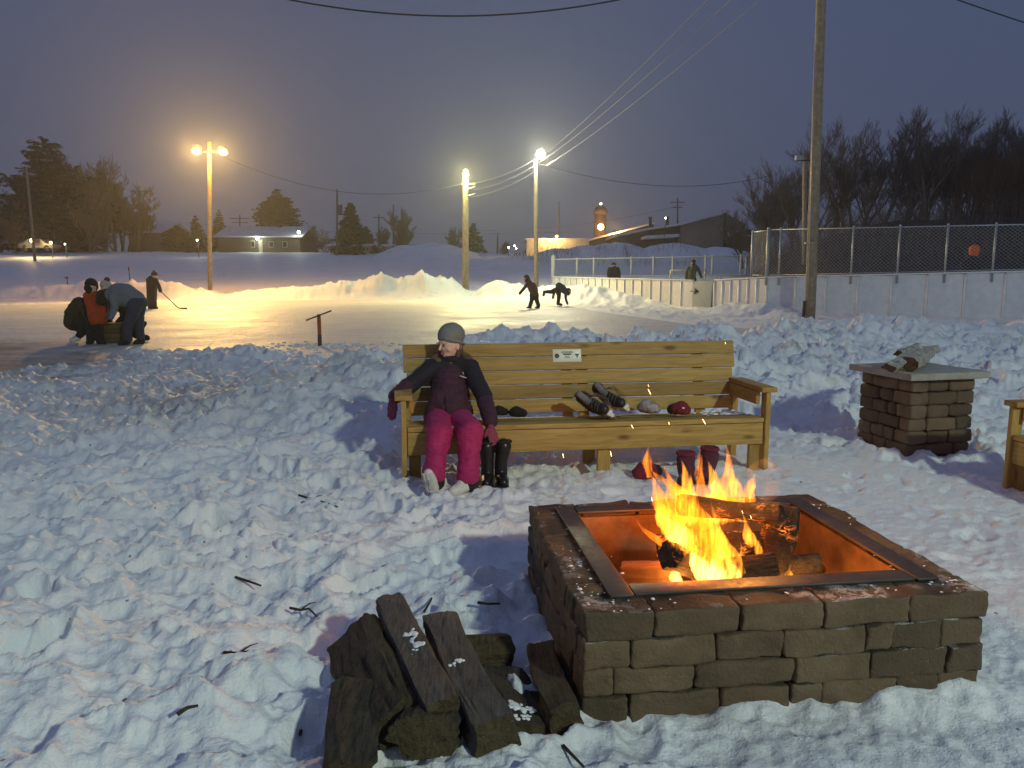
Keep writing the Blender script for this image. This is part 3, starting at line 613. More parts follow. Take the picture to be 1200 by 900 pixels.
# ------------------------------------------------------------------ benches
def make_bench(label, L, loc, rz):
    b = thing('bench', label, 'bench', loc, rz)
    lb = lambda o: local(o, b)
    # local frame: x along the bench, y to the back, front edge of the seat at y = 0
    m = MB()
    for i in range(4): m.rbox((0, .012 + .122 * i, .42 - .012 * i - .019), (L - .09, .116, .036), .005, 2)
    lb(m.build('seat', WOOD))
    m = MB(); m.rbox((0, -.016, .295), (L - .09, .036, .165), .005, 2)
    m.rbox((0, -.020 - .0, .40), (L - .09, .040, .05), .006, 2) if False else None
    lb(m.build('front_rail', WOOD))
    m = MB(); tilt = Matrix.Rotation(math.radians(-14), 3, 'X'); bc = Vector((0, .49, .405)); u = tilt @ Vector((0, 0, 1))
    for i in range(5): m.rbox(bc + u * (.055 + .114 * i), (L - .05 - (0 if i in (3, 4) else .05), .034, .107), .005, 2, tilt)
    br = lb(m.build('backrest', WOOD))
    for x in (-L / 2 + .33, -.02 * L, L * .02 + .02, L / 2 - .33):
        m = MB(); m.rbox(bc + u * .235 + Vector((x, .045, 0)), (.085, .036, .60), .005, 2, tilt); lb(m.build('back_stay', WOODZ))
    for sx in (-1, 1):
        x = sx * (L / 2 - .02)
        m = MB(); m.rbox((x, .235, .635), (.125, .60, .038), .006, 2); lb(m.build('armrest', WOODY))
        m = MB(); m.rbox((x - sx * .055, .26, .565), (.034, .50, .10), .005, 2); lb(m.build('arm_brace', WOODY))
        m = MB(); m.rbox((x + sx * .0, -.012, .285), (.038, .085, .66), .005, 2); m.rbox((x - sx * .075, .012, .085), (.085, .038, .26), .005, 2); lb(m.build('leg', WOODZ))
        m = MB(); m.rbox((x - sx * .03, .50, .285), (.05, .085, .66), .005, 2); lb(m.build('leg', WOODZ))
    m = MB(); m.rbox((.11, .022, .10), (.10, .036, .26), .005, 2); lb(m.build('leg', WOODZ))
    m = MB(); m.rbox((.11, .48, .15), (.10, .036, .45), .005, 2); lb(m.build('leg', WOODZ))
    m = MB(); rs = random.Random(12)
    for _k in range(90): s_ = rs.uniform(.006, .022); m.ball((L / 2 - .07 - abs(rs.gauss(0, .22)), rs.uniform(.16, .44), .405 - .02 * rs.random()), (s_ * 1.6, s_, s_ * .5), 7, 4)
    o_ = lb(m.build('snow_dusting', SNOWBIT)); o_['kind'] = 'stuff'
    return b, br, bc, u, tilt
bl, brr = G(470, 500, .42), G(899, 488, .42); BA = math.atan2(brr.y - bl.y, brr.x - bl.x); BL = (brr - bl).length
BO = (bl + brr) / 2; BO.z = 0
bench, bback, bcen, bup, btilt = make_bench('long yellow pine bench with a small metal plaque, a seated girl at its left end', BL, BO, BA)
BM = Matrix.Translation(BO) @ Matrix.Rotation(BA, 4, 'Z')
m = MB(); pw, ph = .235, .105; px0 = -BL / 2 + BL * (660 - 482) / (853 - 482) 
pcn = bcen + bup * (.055 + .114 * 4 - .050) + Vector((px0, -.020, 0))
m.rbox(pcn, (pw, .004, ph), .0015, 2, btilt)
PLQ = plain('plaque_metal', (.62, .64, .55), .4, .08, 6, .1, .001); INK = plain('plaque_ink', (.03, .05, .03), .6)
plq = m.build('plaque', PLQ); plq.parent = bback
m = MB(); me_ = MB(); ml_ = MB(); ay = btilt @ Vector((0, -1, 0)); base = pcn + ay * .0032
def onp(a, b): return base + Vector((a, 0, 0)) + bup * b
for a, b, r in ((-.083, -.002, .019),):
    m2 = me_; ring = [(math.cos(2 * PI * k / 20) * r, math.sin(2 * PI * k / 20) * r) for k in range(20)]
    vs = [onp(a + c, b + s) + ay * .0008 for c, s in ring] + [onp(a + c, b + s) for c, s in ring]; m2.add(vs, [tuple(range(20))] + [(k, k + 20, (k + 1) % 20 + 20, (k + 1) % 20) for k in range(20)])
for (a, b, ww, hh) in ((0, .030, .090, .006), (0, .022, .10, .004), (.0, .010, .085, .011), (0, -.006, .035, .005), (0, -.018, .05, .005), (.076, .007, .020, .014), (.092, .007, .016, .012), (.083, -.006, .016, .012), (.083, -.016, .007, .008)):
    k = max(1, int(ww / .014)) if hh < .011 else 1
    for i in range(k): (ml_ if a > .07 else m).box(onp(a - ww / 2 + (i + .5) * ww / k, b), (ww / k * .78, .0016, hh), btilt)
me_.build('round_emblem', INK, None, False).parent = bback; ml_.build('leaf_emblem', INK, None, False).parent = bback; m.build('lettering', INK, None, False).parent = bback
bb2 = G(1192, 572, 0); B2 = make_bench('end of a second yellow pine bench cut off at the right, beyond the fire pit', 2.2, (bb2.x + .10, bb2.y - 1.05, -.03), math.radians(-83))[0]

# ------------------------------------------------------------------ stone pillar
c0, c1, c2 = G(1062, 540), G(1000, 507), G(1136, 529)
PLa = math.radians(21)
pil = thing('stone_pillar', 'square waist high pillar of brown tumbled pavers under a pale flat cap stone', 'pillar', (0, 0, 0))
LW = .62; R2 = Matrix.Rotation(math.radians(13), 3, 'Z'); pc = Vector((c0.x, c0.y, 0)) + R2 @ Vector((LW * .5, LW * .5, 0))
pil.matrix_basis = Matrix.Translation(pc + Vector((0, 0, -.0))) @ Matrix.Rotation(math.radians(13), 4, 'Z')
m = MB(); lay_courses(m, LW, LW, 7, .107, .17, 9, -.085, [.17, .20, .22, .24], .004, .024, .010); m.box((0, 0, .28), (LW - .2, LW - .2, .7), mi=1)
local(m.build('paver_body', [STONE2, JOINT]), pil)
m = MB(); m.rbox((0, 0, .693), (LW + .14, LW + .14, .055), .008, 3, None, .003); local(m.build('cap_stone', CAPST), pil)
PT = pil.matrix_basis; pz = .722
BIRCH = plain('birch_bark', (.30, .28, .25), .8, .5, 18, .6, .006); SPL2 = mat_bark('dark_split_face', (.03, .015, .01), (.12, .07, .04))
def onpil(px, py, z): return G(px, py, z)
GP = 'split firewood on the stone pillar'
log('firewood_log', 'pale barked split log lying aslant at the left on the pillar cap', G(1042, 431, pz + .055), G(1076, 410, pz + .13), quad(.10, .055, .1), .5, [BIRCH, SPL2], 21, .0, .05, group=GP)
log('firewood_log', 'round log showing a dark reddish hollow end on the pillar cap', G(1066, 427, pz + .06), G(1086, 412, pz + .06), circ(.062, 1.15, .95), 0, [BIRCH, SPL2], 22, .0, .05, group=GP)
log('firewood_log', 'short pale log end sticking out to the right at the back of the pillar cap', G(1072, 414, pz + .05), G(1096, 409, pz + .06), circ(.048, 1, .9), 0, [BIRCH, ENDG], 23, .0, .05, group=GP)
log('firewood_log', 'thin peaked split log topmost on the pillar woodpile', G(1054, 414, pz + .13), G(1076, 405, pz + .15), tri(.10, .05), .2, [BIRCH, ENDG], 24, .0, .05, group=GP)

# ------------------------------------------------------------------ twigs on the snow
TW = plain('twig', (.035, .026, .02), .9)
for i, (pa, lab) in enumerate((([(350, 581), (366, 584), (382, 588), (396, 593)], 'longest bare twig lying alone on the snow left of the girl\'s skates'),
        ([(262, 764), (280, 765), (296, 761), (304, 768)], 'thin hooked twig on the snow left of the woodpile'),
        ([(340, 712), (352, 716), (362, 714), (372, 722), (374, 730)], 'crooked dark twig on the snow just above the woodpile'),
        ([(276, 676), (292, 682), (306, 686)], 'short twig in a dent in the snow above the hooked twig'),
        ([(352, 862), (353, 852), (362, 847)], 'small bent twig beside the left edge of the woodpile'),
        ([(208, 836), (220, 830), (232, 826)], 'dark bit of bark and twig lying low in the open snow'),
        ([(660, 872), (672, 884), (684, 898)], 'forked twig in the snow under the fire pit\'s left corner'),
        ([(497, 716), (503, 706), (509, 696)], 'little tuft of dry stem standing behind the woodpile'),
        ([(560, 707), (572, 709), (586, 708)], 'flat dark twig in the shadow left of the pit'))):
    pts = []
    for px, py in pa:
        q = G(px, py, .03); q.z = max(gz(q.x, q.y), -.02) + .006
        pts.append(q)
    zm = max(p.z for p in pts) * .6 + sum(p.z for p in pts) / len(pts) * .4
    pts = [G(px, py, zm + .004) + Vector((0, 0, random.Random(px).uniform(-.006, .006))) for px, py in pa]
    n = len(pts); mb = MB().tube(pts, [.0065 * (1 - .6 * k / n) for k in range(n)], 6, noise=.3, seed=i)
    if n > 3: mb.tube([pts[1], pts[1] + Vector((.03, .04, .012)), pts[1] + Vector((.05, .07, .006))], [.004, .003, .0015], 5)
    tag(mb.build('twig', TW), lab, 'twig')
q = G(899, 472, .02); q.z = gz(q.x, q.y) + .02
# ------------------------------------------------------------------ soft bodies: overlapping balls fused into one skin
def fuse(name, chains, mat, voxel, smooth=4, parent=None, extra=None, bumpy=0.0, seed=0):
    """chains: lists of (x, y, z, radius); extra: ready MBs to fuse in."""
    mb = MB()
    for ch in chains:
        if len(ch) == 1:
            x, y, z, r = ch[0]; mb.ball((x, y, z), r, 14, 9); continue
        for (a, b) in zip(ch[:-1], ch[1:]):
            pa, pb = Vector(a[:3]), Vector(b[:3]); L = (pb - pa).length; n = max(1, int(L / (min(a[3], b[3]) * .4)))
            n = min(n, 40)
            for i in range(n + 1):
                t = i / n; mb.ball(pa.lerp(pb, t), a[3] + (b[3] - a[3]) * t, 14, 9)
    if extra:
        for e in extra: mb.add(e.v, e.f)
    o = mb.build(name, mat, None)
    r = o.modifiers.new('r', 'REMESH'); r.mode = 'VOXEL'; r.voxel_size = voxel; r.use_smooth_shade = True
    if smooth: s = o.modifiers.new('s', 'SMOOTH'); s.factor = .5; s.iterations = smooth
    dg = bpy.context.evaluated_depsgraph_get(); me = bpy.data.meshes.new_from_object(o.evaluated_get(dg))
    old = o.data; o.modifiers.clear(); o.data = me; bpy.data.meshes.remove(old); me.name = name
    if not me.materials: me.materials.append(mat)
    me.polygons.foreach_set('use_smooth', [True] * len(me.polygons))
    if bumpy:
        n = len(me.vertices); co = np.empty(n * 3, np.float32); me.vertices.foreach_get('co', co); co = co.reshape(-1, 3)
        nr = np.empty(n * 3, np.float32); me.vertices.foreach_get('normal', nr); nr = nr.reshape(-1, 3)
        d = fbm(co[:, 0] * 11 + seed + co[:, 1] * 7, co[:, 2] * 19, seed, 3); d2 = ridge(co[:, 0] * 7 + co[:, 1] * 9, co[:, 2] * 16, seed + 3, 2)
        me.vertices.foreach_set('co', (co + nr * ((d * .6 + d2 * .4) * bumpy)[:, None]).ravel().astype(np.float32)); me.update()
    if parent is not None: o.parent = parent; o.matrix_parent_inverse = parent.matrix_basis.inverted()
    return o
def J(px, py, d, r): q = P(px, py, d); return (q.x, q.y, q.z, r)
SKIN = plain('skin', (.72, .45, .34), .55, .12, 30, .1, .002, Subsurface_Weight=.0)
HAIR = plain('hair', (.10, .055, .025), .6, .4, 60, .6, .004)
KNIT = fabric('grey_knit', (.20, .20, .185), 300, .35)
NAVY = fabric('navy_quilt', (.008, .009, .018), 200, .3, .8)
PLUM = fabric('plum_quilt', (.045, .013, .030), 150, .55, .8)
PINK = fabric('magenta_snow_trousers', (.38, .012, .105), 200, .2, .75, 6)
GLOVE = fabric('pink_glove', (.24, .045, .085), 240, .35)
FUR = plain('fur_trim', (.24, .15, .07), .95, .5, 90, 1.0, .012)
DARK = fabric('dark_cloth', (.012, .012, .014), 200, .3)
WHITEL = plain('white_leather', (.62, .62, .60), .5, .12, 12, .2, .003)
BLADE = plain('skate_steel', (.45, .46, .48), .25, .1, 20, .1, .001, metal=.9)
BLACKR = plain('black_rubber', (.010, .010, .011), .35, .3, 12, .2, .002)

# ------------------------------------------------------------------ the girl on the bench
girl = thing('person', 'girl in a grey beanie, plum jacket and magenta trousers sitting on the bench', 'person', (-.45, 5.7, 0))
hipL, hipR = J(514, 489, 5.66, .100), J(537, 489, 5.67, .100)
kneeL, kneeR = J(514, 509, 5.24, .084), J(551, 508, 5.27, .084)
ankL, ankR = J(509, 560, 5.06, .060), J(548, 562, 5.12, .060)
pel, chest, neck = J(526, 478, 5.68, .130), J(527, 446, 5.80, .140), J(529, 420, 5.84, .05)
shL, shR = J(506, 432, 5.80, .068), J(551, 432, 5.80, .068)
elL, wrL = J(477, 454, 5.70, .056), J(463, 465, 5.58, .046)
elR, wrR = J(567, 465, 5.62, .058), J(575, 493, 5.42, .046)
def sc(j, k): return (j[0], j[1], j[2], j[3] * k)
# head frame: looks to the left of the picture, a little down
hc = P(528, 403, 5.84); yaw = math.radians(-47)                     # 0 = straight at the camera
fx = Vector((math.sin(yaw), -math.cos(yaw), -.10)).normalized(); lx = fx.cross(Vector((0, 0, 1))).normalized(); ux = lx.cross(fx).normalized()
HR = Matrix((lx, fx, ux)).transposed()
HK = 1.10
def hp(l, f, u): q = hc + HR @ Vector((l, f, u)) * HK; return (q.x, q.y, q.z)
he = MB(); he.ball(hc, (.076, .094, .106), 28, 18, HR)
he.ball(hp(0, .026, -.052), (.050, .052, .052), 20, 12, HR); he.ball(hp(0, .060, -.085), (.021, .018, .016), 14, 9, HR)      # jaw, chin
for s in (-1, 1):
    he.ball(hp(s * .036, .052, -.025), (.024, .022, .024), 14, 9, HR); he.ball(hp(s * .072, -.005, -.015), (.010, .020, .028), 10, 7, HR)
he.ball(hp(0, .076, .022), (.046, .014, .014), 14, 8, HR)                                                                  # brow
nose = [(*hp(0, .082, .012), .008), (*hp(0, .094, -.012), .010), (*hp(0, .100, -.022), .0115)]
lips = [(*hp(-.014, .081, -.052), .0042), (*hp(0, .087, -.050), .0056), (*hp(.014, .081, -.052), .0042)]
lip2 = [(*hp(-.011, .080, -.058), .0042), (*hp(0, .085, -.059), .0056), (*hp(.011, .080, -.058), .0042)]
torso = [[sc(pel, .8), sc(chest, .8), (*Vector(neck[:3]).lerp(Vector(chest[:3]), .4), .07), neck, (*hp(0, -.01, -.07), .046), (*hc, .05)],
         [sc(shL, .8), sc(chest, .6), sc(shR, .8)], [sc(shL, .75), sc(elL, .75), sc(wrL, .75)], [sc(shR, .75), sc(elR, .75), sc(wrR, .75)],
         [sc(hipL, .8), sc(kneeL, .75), sc(ankL, .75)], [sc(hipR, .8), sc(kneeR, .75), sc(ankR, .75)], [sc(hipL, .8), sc(pel, .8), sc(hipR, .8)], nose]
fuse('body', torso, SKIN, .0042, 3, girl, [he])
fuse('lips', [lips, lip2], plain('lips', (.42, .17, .14), .45, .1), .0025, 1, girl)
EYEW = plain('eye_white', (.22, .18, .16), .5, .05); IRIS = plain('iris', (.03, .02, .015), .2, .1); LASH = plain('brow_hair', (.035, .02, .012), .8)
for s in (-1, 1):
    m = MB(); m.ball(hp(s * .0285, .0800, .004), .0105, 14, 9); m.ball(hp(s * .0285 - .001, .0855, .003), .0068, 12, 8, None, 1); m.build('eye', [EYEW, IRIS], girl)
    m = MB(); m.tube([hp(s * .045, .068, .019), hp(s * .03, .080, .024), hp(s * .014, .085, .021)], [.0016, .003, .002], 6); m.build('eyebrow', LASH, girl)
    m = MB(); m.tube([hp(s * .040, .076, .009), hp(s * .0285, .0845, .0125), hp(s * .017, .082, .009)], [.001, .002, .001], 6); m.build('eyelid', LASH, girl)
# beanie, with folded brim
hat = MB(); hat.ball(hp(0, -.014, .062), (.100, .110, .096), 28, 18, HR); hat.ball(hp(0, -.02, .118), (.062, .068, .034), 18, 10, HR)
def ringpts(l, f, u, a, b, n=26, tilt=0.0): return [hp(l + a * math.cos(2 * PI * k / n), f + b * math.sin(2 * PI * k / n), u + tilt * math.sin(2 * PI * k / n)) for k in range(n + 1)]
br = [(*p, .010) for p in ringpts(0, -.010, .018, .080, .092, 26, .036)]
fuse('beanie', [br, [(*hp(0, -.05, .0), .062)]], KNIT, .0045, 2, girl, [hat])
fuse('hair', [[(*hp(.06, -.02, -.02), .022), (*hp(.066, -.01, -.07), .020), (*hp(.06, .01, -.115), .016)], [(*hp(-.062, -.02, -.02), .02), (*hp(-.064, -.01, -.07), .018), (*hp(-.055, .01, -.11), .014)], [(*hp(0, -.075, -.03), .03), (*hp(0, -.075, -.085), .03)]], HAIR, .006, 2, girl, bumpy=.004)
# jacket: plum body and cuffs, navy yoke and sleeves, fur edged hood
lo = lambda a, b, t: tuple(a[i] + (b[i] - a[i]) * t for i in range(4))
belly = lo(pel, chest, .45)
fuse('jacket', [[(pel[0] - .0, pel[1] - .02, pel[2] - .015, .132), sc(belly, 1.06), sc(chest, 1.0)], [(pel[0] - .085, pel[1] - .03, pel[2] - .03, .10), (pel[0] + .085, pel[1] - .03, pel[2] - .03, .10)],
                [(pel[0] - .06, pel[1] - .02, pel[2] + .05, .095), (pel[0] + .06, pel[1] - .02, pel[2] + .05, .095)], [(chest[0] - .06, chest[1], chest[2] - .02, .09), (chest[0] + .06, chest[1], chest[2] - .02, .09)]], PLUM, .007, 2, girl, bumpy=.018, seed=4)
yoke = [[(chest[0] - .055, chest[1] + .01, chest[2] + .06, .085), (chest[0] + .055, chest[1] + .01, chest[2] + .06, .085)], [sc(shL, 1.1), (neck[0], neck[1], neck[2] - .05, .075), sc(shR, 1.1)]]
fuse('jacket_yoke', yoke + [[sc(shL, 1.12), lo(shL, elL, .5), sc(elL, 1.12)], [sc(shR, 1.12), sc(lo(shR, elR, .5), 1.08), sc(elR, 1.15), sc(lo(elR, wrR, .25), 1.15)]], NAVY, .008, 3, girl, bumpy=.008, seed=9)
fuse('sleeve_cuff', [[sc(lo(elL, wrL, -.05), 1.2), sc(lo(elL, wrL, .5), 1.25), sc(wrL, 1.2)]], PLUM, .006, 3, girl, bumpy=.006, seed=2)
fuse('sleeve_cuff', [[sc(lo(elR, wrR, .25), 1.18), sc(lo(elR, wrR, .6), 1.22), sc(wrR, 1.2)]], PLUM, .006, 3, girl, bumpy=.006, seed=3)
nk = Vector(neck[:3])
fuse('collar', [[(nk.x + .062 * math.cos(a), nk.y + .05 * math.sin(a), nk.z + .008 + .012 * math.sin(a), .030) for a in np.linspace(0, 2 * PI, 16)]], NAVY, .006, 2, girl)
fur = [(nk.x + .125 * math.cos(a), nk.y + .0 + .070 * math.sin(a), nk.z - .012 + .034 * math.sin(a), .036) for a in np.linspace(-PI * .22, PI * 1.22, 18)]
fo = fuse('fur_trim', [fur], FUR, .007, 1, girl, bumpy=.016, seed=6)
m = MB(); rnd = random.Random(4)
for (x, y, z, r) in fur:
    for _ in range(46):
        d = Vector((rnd.gauss(0, 1), rnd.gauss(0, 1), rnd.gauss(0, 1))).normalized(); a = Vector((x, y, z)) + d * r * .8; b2 = a + d * rnd.uniform(.012, .026) + Vector((rnd.gauss(0, .006), 0, -.004))
        m.tube([a, b2], [.0018, .0004], 3, False)
o = m.build('fur_hairs', FUR, None); o.parent = fo; o['kind'] = 'stuff'
m = MB(); q = P(543, 441, 5.66)
m.rbox(P(542.5, 441.5, 5.665), (.052, .006, .008), .002, 1, Matrix.Rotation(math.radians(18), 3, 'Y')); m.build('chest_logo', plain('reflective_logo', (.5, .5, .5), .4), girl)
m = MB(); zx = [P(522, 437, 5.69), P(522, 450, 5.655), P(522, 470, 5.55), P(523, 484, 5.52)]; m.tube(zx, .004, 6); m.build('zip', DARK, girl)
# trousers
fuse('snow_trousers', [[sc(hipL, 1.02), sc(lo(hipL, kneeL, .6), 1.02), sc(kneeL, 1.08), sc(lo(kneeL, ankL, .5), 1.06), (ankL[0], ankL[1], ankL[2] + .035, .074)],
                       [sc(hipR, 1.02), sc(lo(hipR, kneeR, .6), 1.02), sc(kneeR, 1.08), sc(lo(kneeR, ankR, .5), 1.06), (ankR[0], ankR[1], ankR[2] + .035, .078)], [sc(hipL, 1.05), (pel[0], pel[1], pel[2] - .04, .095), sc(hipR, 1.05)]], PINK, .007, 2, girl, bumpy=.022, seed=13)
for a, k in ((ankL, 0), (ankR, 1)):
    fuse('boot_gaiter', [[(a[0] + .012, a[1] + .012, a[2] + .03, .058), (a[0] + .012, a[1] + .012, a[2] - .03, .062)]], DARK, .007, 2, girl)
# hands: palm, four fingers, thumb, in gloves
def hand(w, palm, fdir, across, size=1.0, curl=(.25, .45, .6), tdir=None, name='glove'):
    w, fdir, across = Vector(w), Vector(fdir).normalized(), Vector(across).normalized(); nrm = fdir.cross(across).normalized(); s = size
    ch = [[(*w, .026 * s), (*(w + fdir * .03 * s), .026 * s)]]
    base = w + fdir * .055 * s
    ch += [[(*(base + across * .02 * s), .0165 * s), (*(base - across * .02 * s), .0165 * s)], [(*(w + fdir * .03 * s + across * .016 * s), .019 * s), (*(w + fdir * .03 * s - across * .016 * s), .019 * s)]]
    for i, (o_, L) in enumerate(((.030, .052), (.010, .060), (-.010, .056), (-.029, .044))):
        p = base + across * o_ * s; d = fdir.copy(); c = [(*p, .0115 * s)]
        for k, f in enumerate((.45, .32, .23)):
            d = (Matrix.Rotation(-curl[k], 3, across) @ d).normalized(); p = p + d * L * f * 1.25 * s; c.append((*p, (.0108 - .0012 * k) * s))
        ch.append(c)
    p = w + fdir * .02 * s + across * .026 * s; td = (across * .8 + fdir * .8 + nrm * .25).normalized() if tdir is None else Vector(tdir).normalized()
    ch.append([(*p, .013 * s), (*(p + td * .026 * s), .012 * s), (*(p + td * .028 * s + (td + fdir * .8).normalized() * .022 * s), .0105 * s)])
    return fuse(name, ch, GLOVE, .0036, 2, girl)
hand(P(460, 469, 5.55), None, (-.10, -.15, -1), (.75, -.6, 0), 1.12, (-.25, .2, .45))
hand(P(575, 500, 5.385), None, (.22, -.35, -.9), (-.8, -.5, 0), 1.05, (-.1, .25, .4))
# skates
def figure_skate(ank, toe, up, name='skate'):
    a, toe, up = Vector(ank), Vector(toe).normalized(), Vector(up).normalized(); up = (up - toe * up.dot(toe)).normalized(); side = toe.cross(up); k = 1.0
    def q(t, u, s=0): return a + toe * t + up * u + side * s
    o = fuse(name, [[(*q(-.02, .05), .046), (*q(-.022, .0), .043), (*q(-.03, -.045), .042)], [(*q(-.03, -.045), .042), (*q(.03, -.04), .043), (*q(.08, -.052), .040), (*q(.125, -.062), .032)], [(*q(.015, .015), .036), (*q(.06, -.03), .036)]], WHITEL, .006, 2, girl)
    m = MB(); R = Matrix((toe, side, up)).transposed()
    m.rbox(q(-.035, -.096), (.075, .062, .022), .006, 2, R); m.rbox(q(.075, -.092), (.15, .068, .012), .005, 2, R); m.build('sole', WHITEL, None).parent = o
    m = MB(); m.rbox(q(.035, -.125), (.26, .004, .018), .0018, 3, R)
    for t in (-.04, .08): m.rbox(q(t, -.110), (.035, .012, .024), .003, 1, R)
    m.build('blade', BLADE, None).parent = o
    m = MB()
    for t in (0, 1, 2, 3): m.tube([q(.035 + .022 * t, -.004 - .011 * t, -.022), q(.04 + .022 * t, .0 - .011 * t, 0), q(.035 + .022 * t, -.004 - .011 * t, .022)], .003, 5)
    m.build('lace', WHITEL, None).parent = o
    return o
aL = Vector(ankL[:3]) + Vector((-.006, -.02, -.02)); figure_skate(aL, (-.12, -.42, .90), (0.08, .88, .45))
aR = Vector(ankR[:3]) + Vector((.0, -.01, -.0)); figure_skate(aR, (-.80, -.60, -.06), (.10, -.08, 1))

# ------------------------------------------------------------------ things on and under the bench
def on_bench(px, py): return G(px, py, .44)
m = None
def gum_boot(label, px, py, d, dx):
    q = P(px, py, d); g0 = max(gz(q.x, q.y), 0); b = thing('rubber_boot', label, 'boot', (q.x, q.y, g0))
    x, y, z = q.x, q.y, g0
    fuse('boot_shaft', [[(x, y + .02, z + .05, .05), (x, y + .025, z + .15, .048), (x + dx, y + .03, z + .27, .058)], [(x, y + .02, z + .045, .046), (x + dx * .5, y - .06, z + .04, .044), (x + dx, y - .115, z + .036, .036)]], BLACKR, .006, 3, b)
    m = MB(); m.rbox((x + dx * .4, y - .035, z + .010), (.10, .26, .026), .012, 2); m.build('sole', BLACKR, b)
    m = MB(); m.tube([(x + dx + .055 * math.cos(a), y + .03 + .055 * math.sin(a), z + .305) for a in np.linspace(0, 2 * PI, 20)], .008, 6, False); m.build('boot_rim', DARK, b)
gum_boot('black rubber boot standing beside the girl\'s skate, the one nearer her leg', 571, 560, 5.34, -.005); gum_boot('black rubber boot standing under the bench edge, the one farther from the girl', 587, 560, 5.36, .02)
def mitten(label, px, py, z, mat, ang, s=1.0, cuffmat=None, cat='mitten', dot=None):
    q = G(px, py, z); c, si = math.cos(ang), math.sin(ang); F = lambda u, v, w: (q.x + (u * c - v * si) * s, q.y + (u * si + v * c) * s, q.z + w * s)
    b = thing('mitten', label, cat, (q.x, q.y, q.z - .05 * s))
    fuse('mitten_hand', [[(*F(-.03, 0, 0), .048 * s), (*F(.01, 0, .008), .055 * s), (*F(.045, 0, -.005), .040 * s)], [(*F(.0, -.04, -.01), .024 * s), (*F(.045, -.055, -.015), .02 * s)]], mat, .005, 3, b, bumpy=.006, seed=int(px))
    fuse('cuff', [[(*F(-.05, 0, -.002), .042 * s), (*F(-.066, 0, -.006), .040 * s)]], cuffmat or mat, .005, 2, b, bumpy=.004, seed=int(px) + 1)
    if dot: m = MB(); m.ball(F(*dot), (.013 * s, .006 * s, .013 * s), 12, 8); m.build('badge', WHITEL, b)
    return b
BLKM = fabric('black_fleece', (.008, .008, .009), 200, .3); MAR = fabric('maroon_fleece', (.16, .010, .028), 200, .3); GREYM = plain('grey_print_cloth', (.30, .28, .28), .8, .65, 26, .5, .006)
mitten('plain black mitten on the bench seat right next to the girl', 585, 482, .46, BLKM, math.radians(-170), .72); mitten('plain black mitten on the bench seat, the second one from the girl', 606, 483, .46, BLKM, math.radians(165), .76)
mitten('grey and white patterned mitten on the bench between hockey skates and maroon mitten', 759, 477, .47, GREYM, math.radians(160), 1.0); mitten('maroon mitten with a round white badge lying on the bench seat', 797, 479, .475, MAR, math.radians(-20), .98, BLKM, dot=(.03, -.046, .01))
LACE = plain('lace', (.16, .15, .13), .8, .15)
def hockey_skate(label, base, toe, up):
    a, toe, up = Vector(base), Vector(toe).normalized(), Vector(up).normalized(); up = (up - toe * up.dot(toe)).normalized(); side = toe.cross(up); s = 1.0
    b = thing('hockey_skate', label, 'ice skate', tuple(a))
    q = lambda t, u, w=0: a + toe * t + up * u + side * w
    R = Matrix((toe, side, up)).transposed()
    fuse('skate_boot', [[(*q(-.06, .20), .048), (*q(-.07, .13), .046), (*q(-.07, .07), .045)], [(*q(-.07, .065), .044), (*q(.02, .06), .044), (*q(.09, .055), .042), (*q(.13, .05), .036)], [(*q(-.03, .12), .042), (*q(.05, .075), .04)]], BLKSK, .006, 2, b, bumpy=.003, seed=5)
    fuse('skate_tongue', [[(*q(.0, .10), .026), (*q(-.02, .18), .028), (*q(-.005, .245), .026)]], GREYSK, .006, 2, b)
    m = MB(); m.rbox(q(.03, .006), (.27, .05, .032), .010, 2, R)
    for t in (-.06, .10): m.rbox(q(t, -.014), (.09, .034, .05), .010, 2, R)
    m.rbox(q(.02, -.034), (.25, .014, .016), .005, 2, R); m.build('blade_holder', WHITEL, b)
    m = MB(); m.rbox(q(.02, -.052), (.27, .004, .022), .0015, 3, R); m.build('blade', BLADE, b)
    m = MB(); rr = random.Random(int(a.x * 100))
    for i in range(6):
        t = -.02 + .022 * i; u = .185 - .019 * i; k_ = rr.uniform(-.012, .012); m.tube([q(t, u, -.040), q(t + .014 + k_, u + .012, 0), q(t + .016, u - .012, .040)], .0018, 6)
    for k in range(3):
        m.tube([q(.0, .17, -.03), q(.03 + .02 * k, .12 + .02 * k, -.07), q(-.02 + .03 * k, .05, -.075 - .01 * k), q(.02 + .03 * k, .0, -.055)], .003, 6)
    m.build('laces', LACE, b); return b
BLKSK = plain('skate_leather', (.014, .014, .016), .5, .4, 20, .3, .003); GREYSK = plain('skate_felt', (.16, .16, .17), .9, .3)
hockey_skate('black hockey skate lying tipped on the bench, lower one of the pair', P(708, 484, 5.72), (.18, -.97, .16), (-.80, .0, .60))
hockey_skate('black hockey skate leaning over its mate on the bench, its white blade holder showing', P(724, 476, 5.86), (.30, -.93, .10), (-.72, -.05, .70))
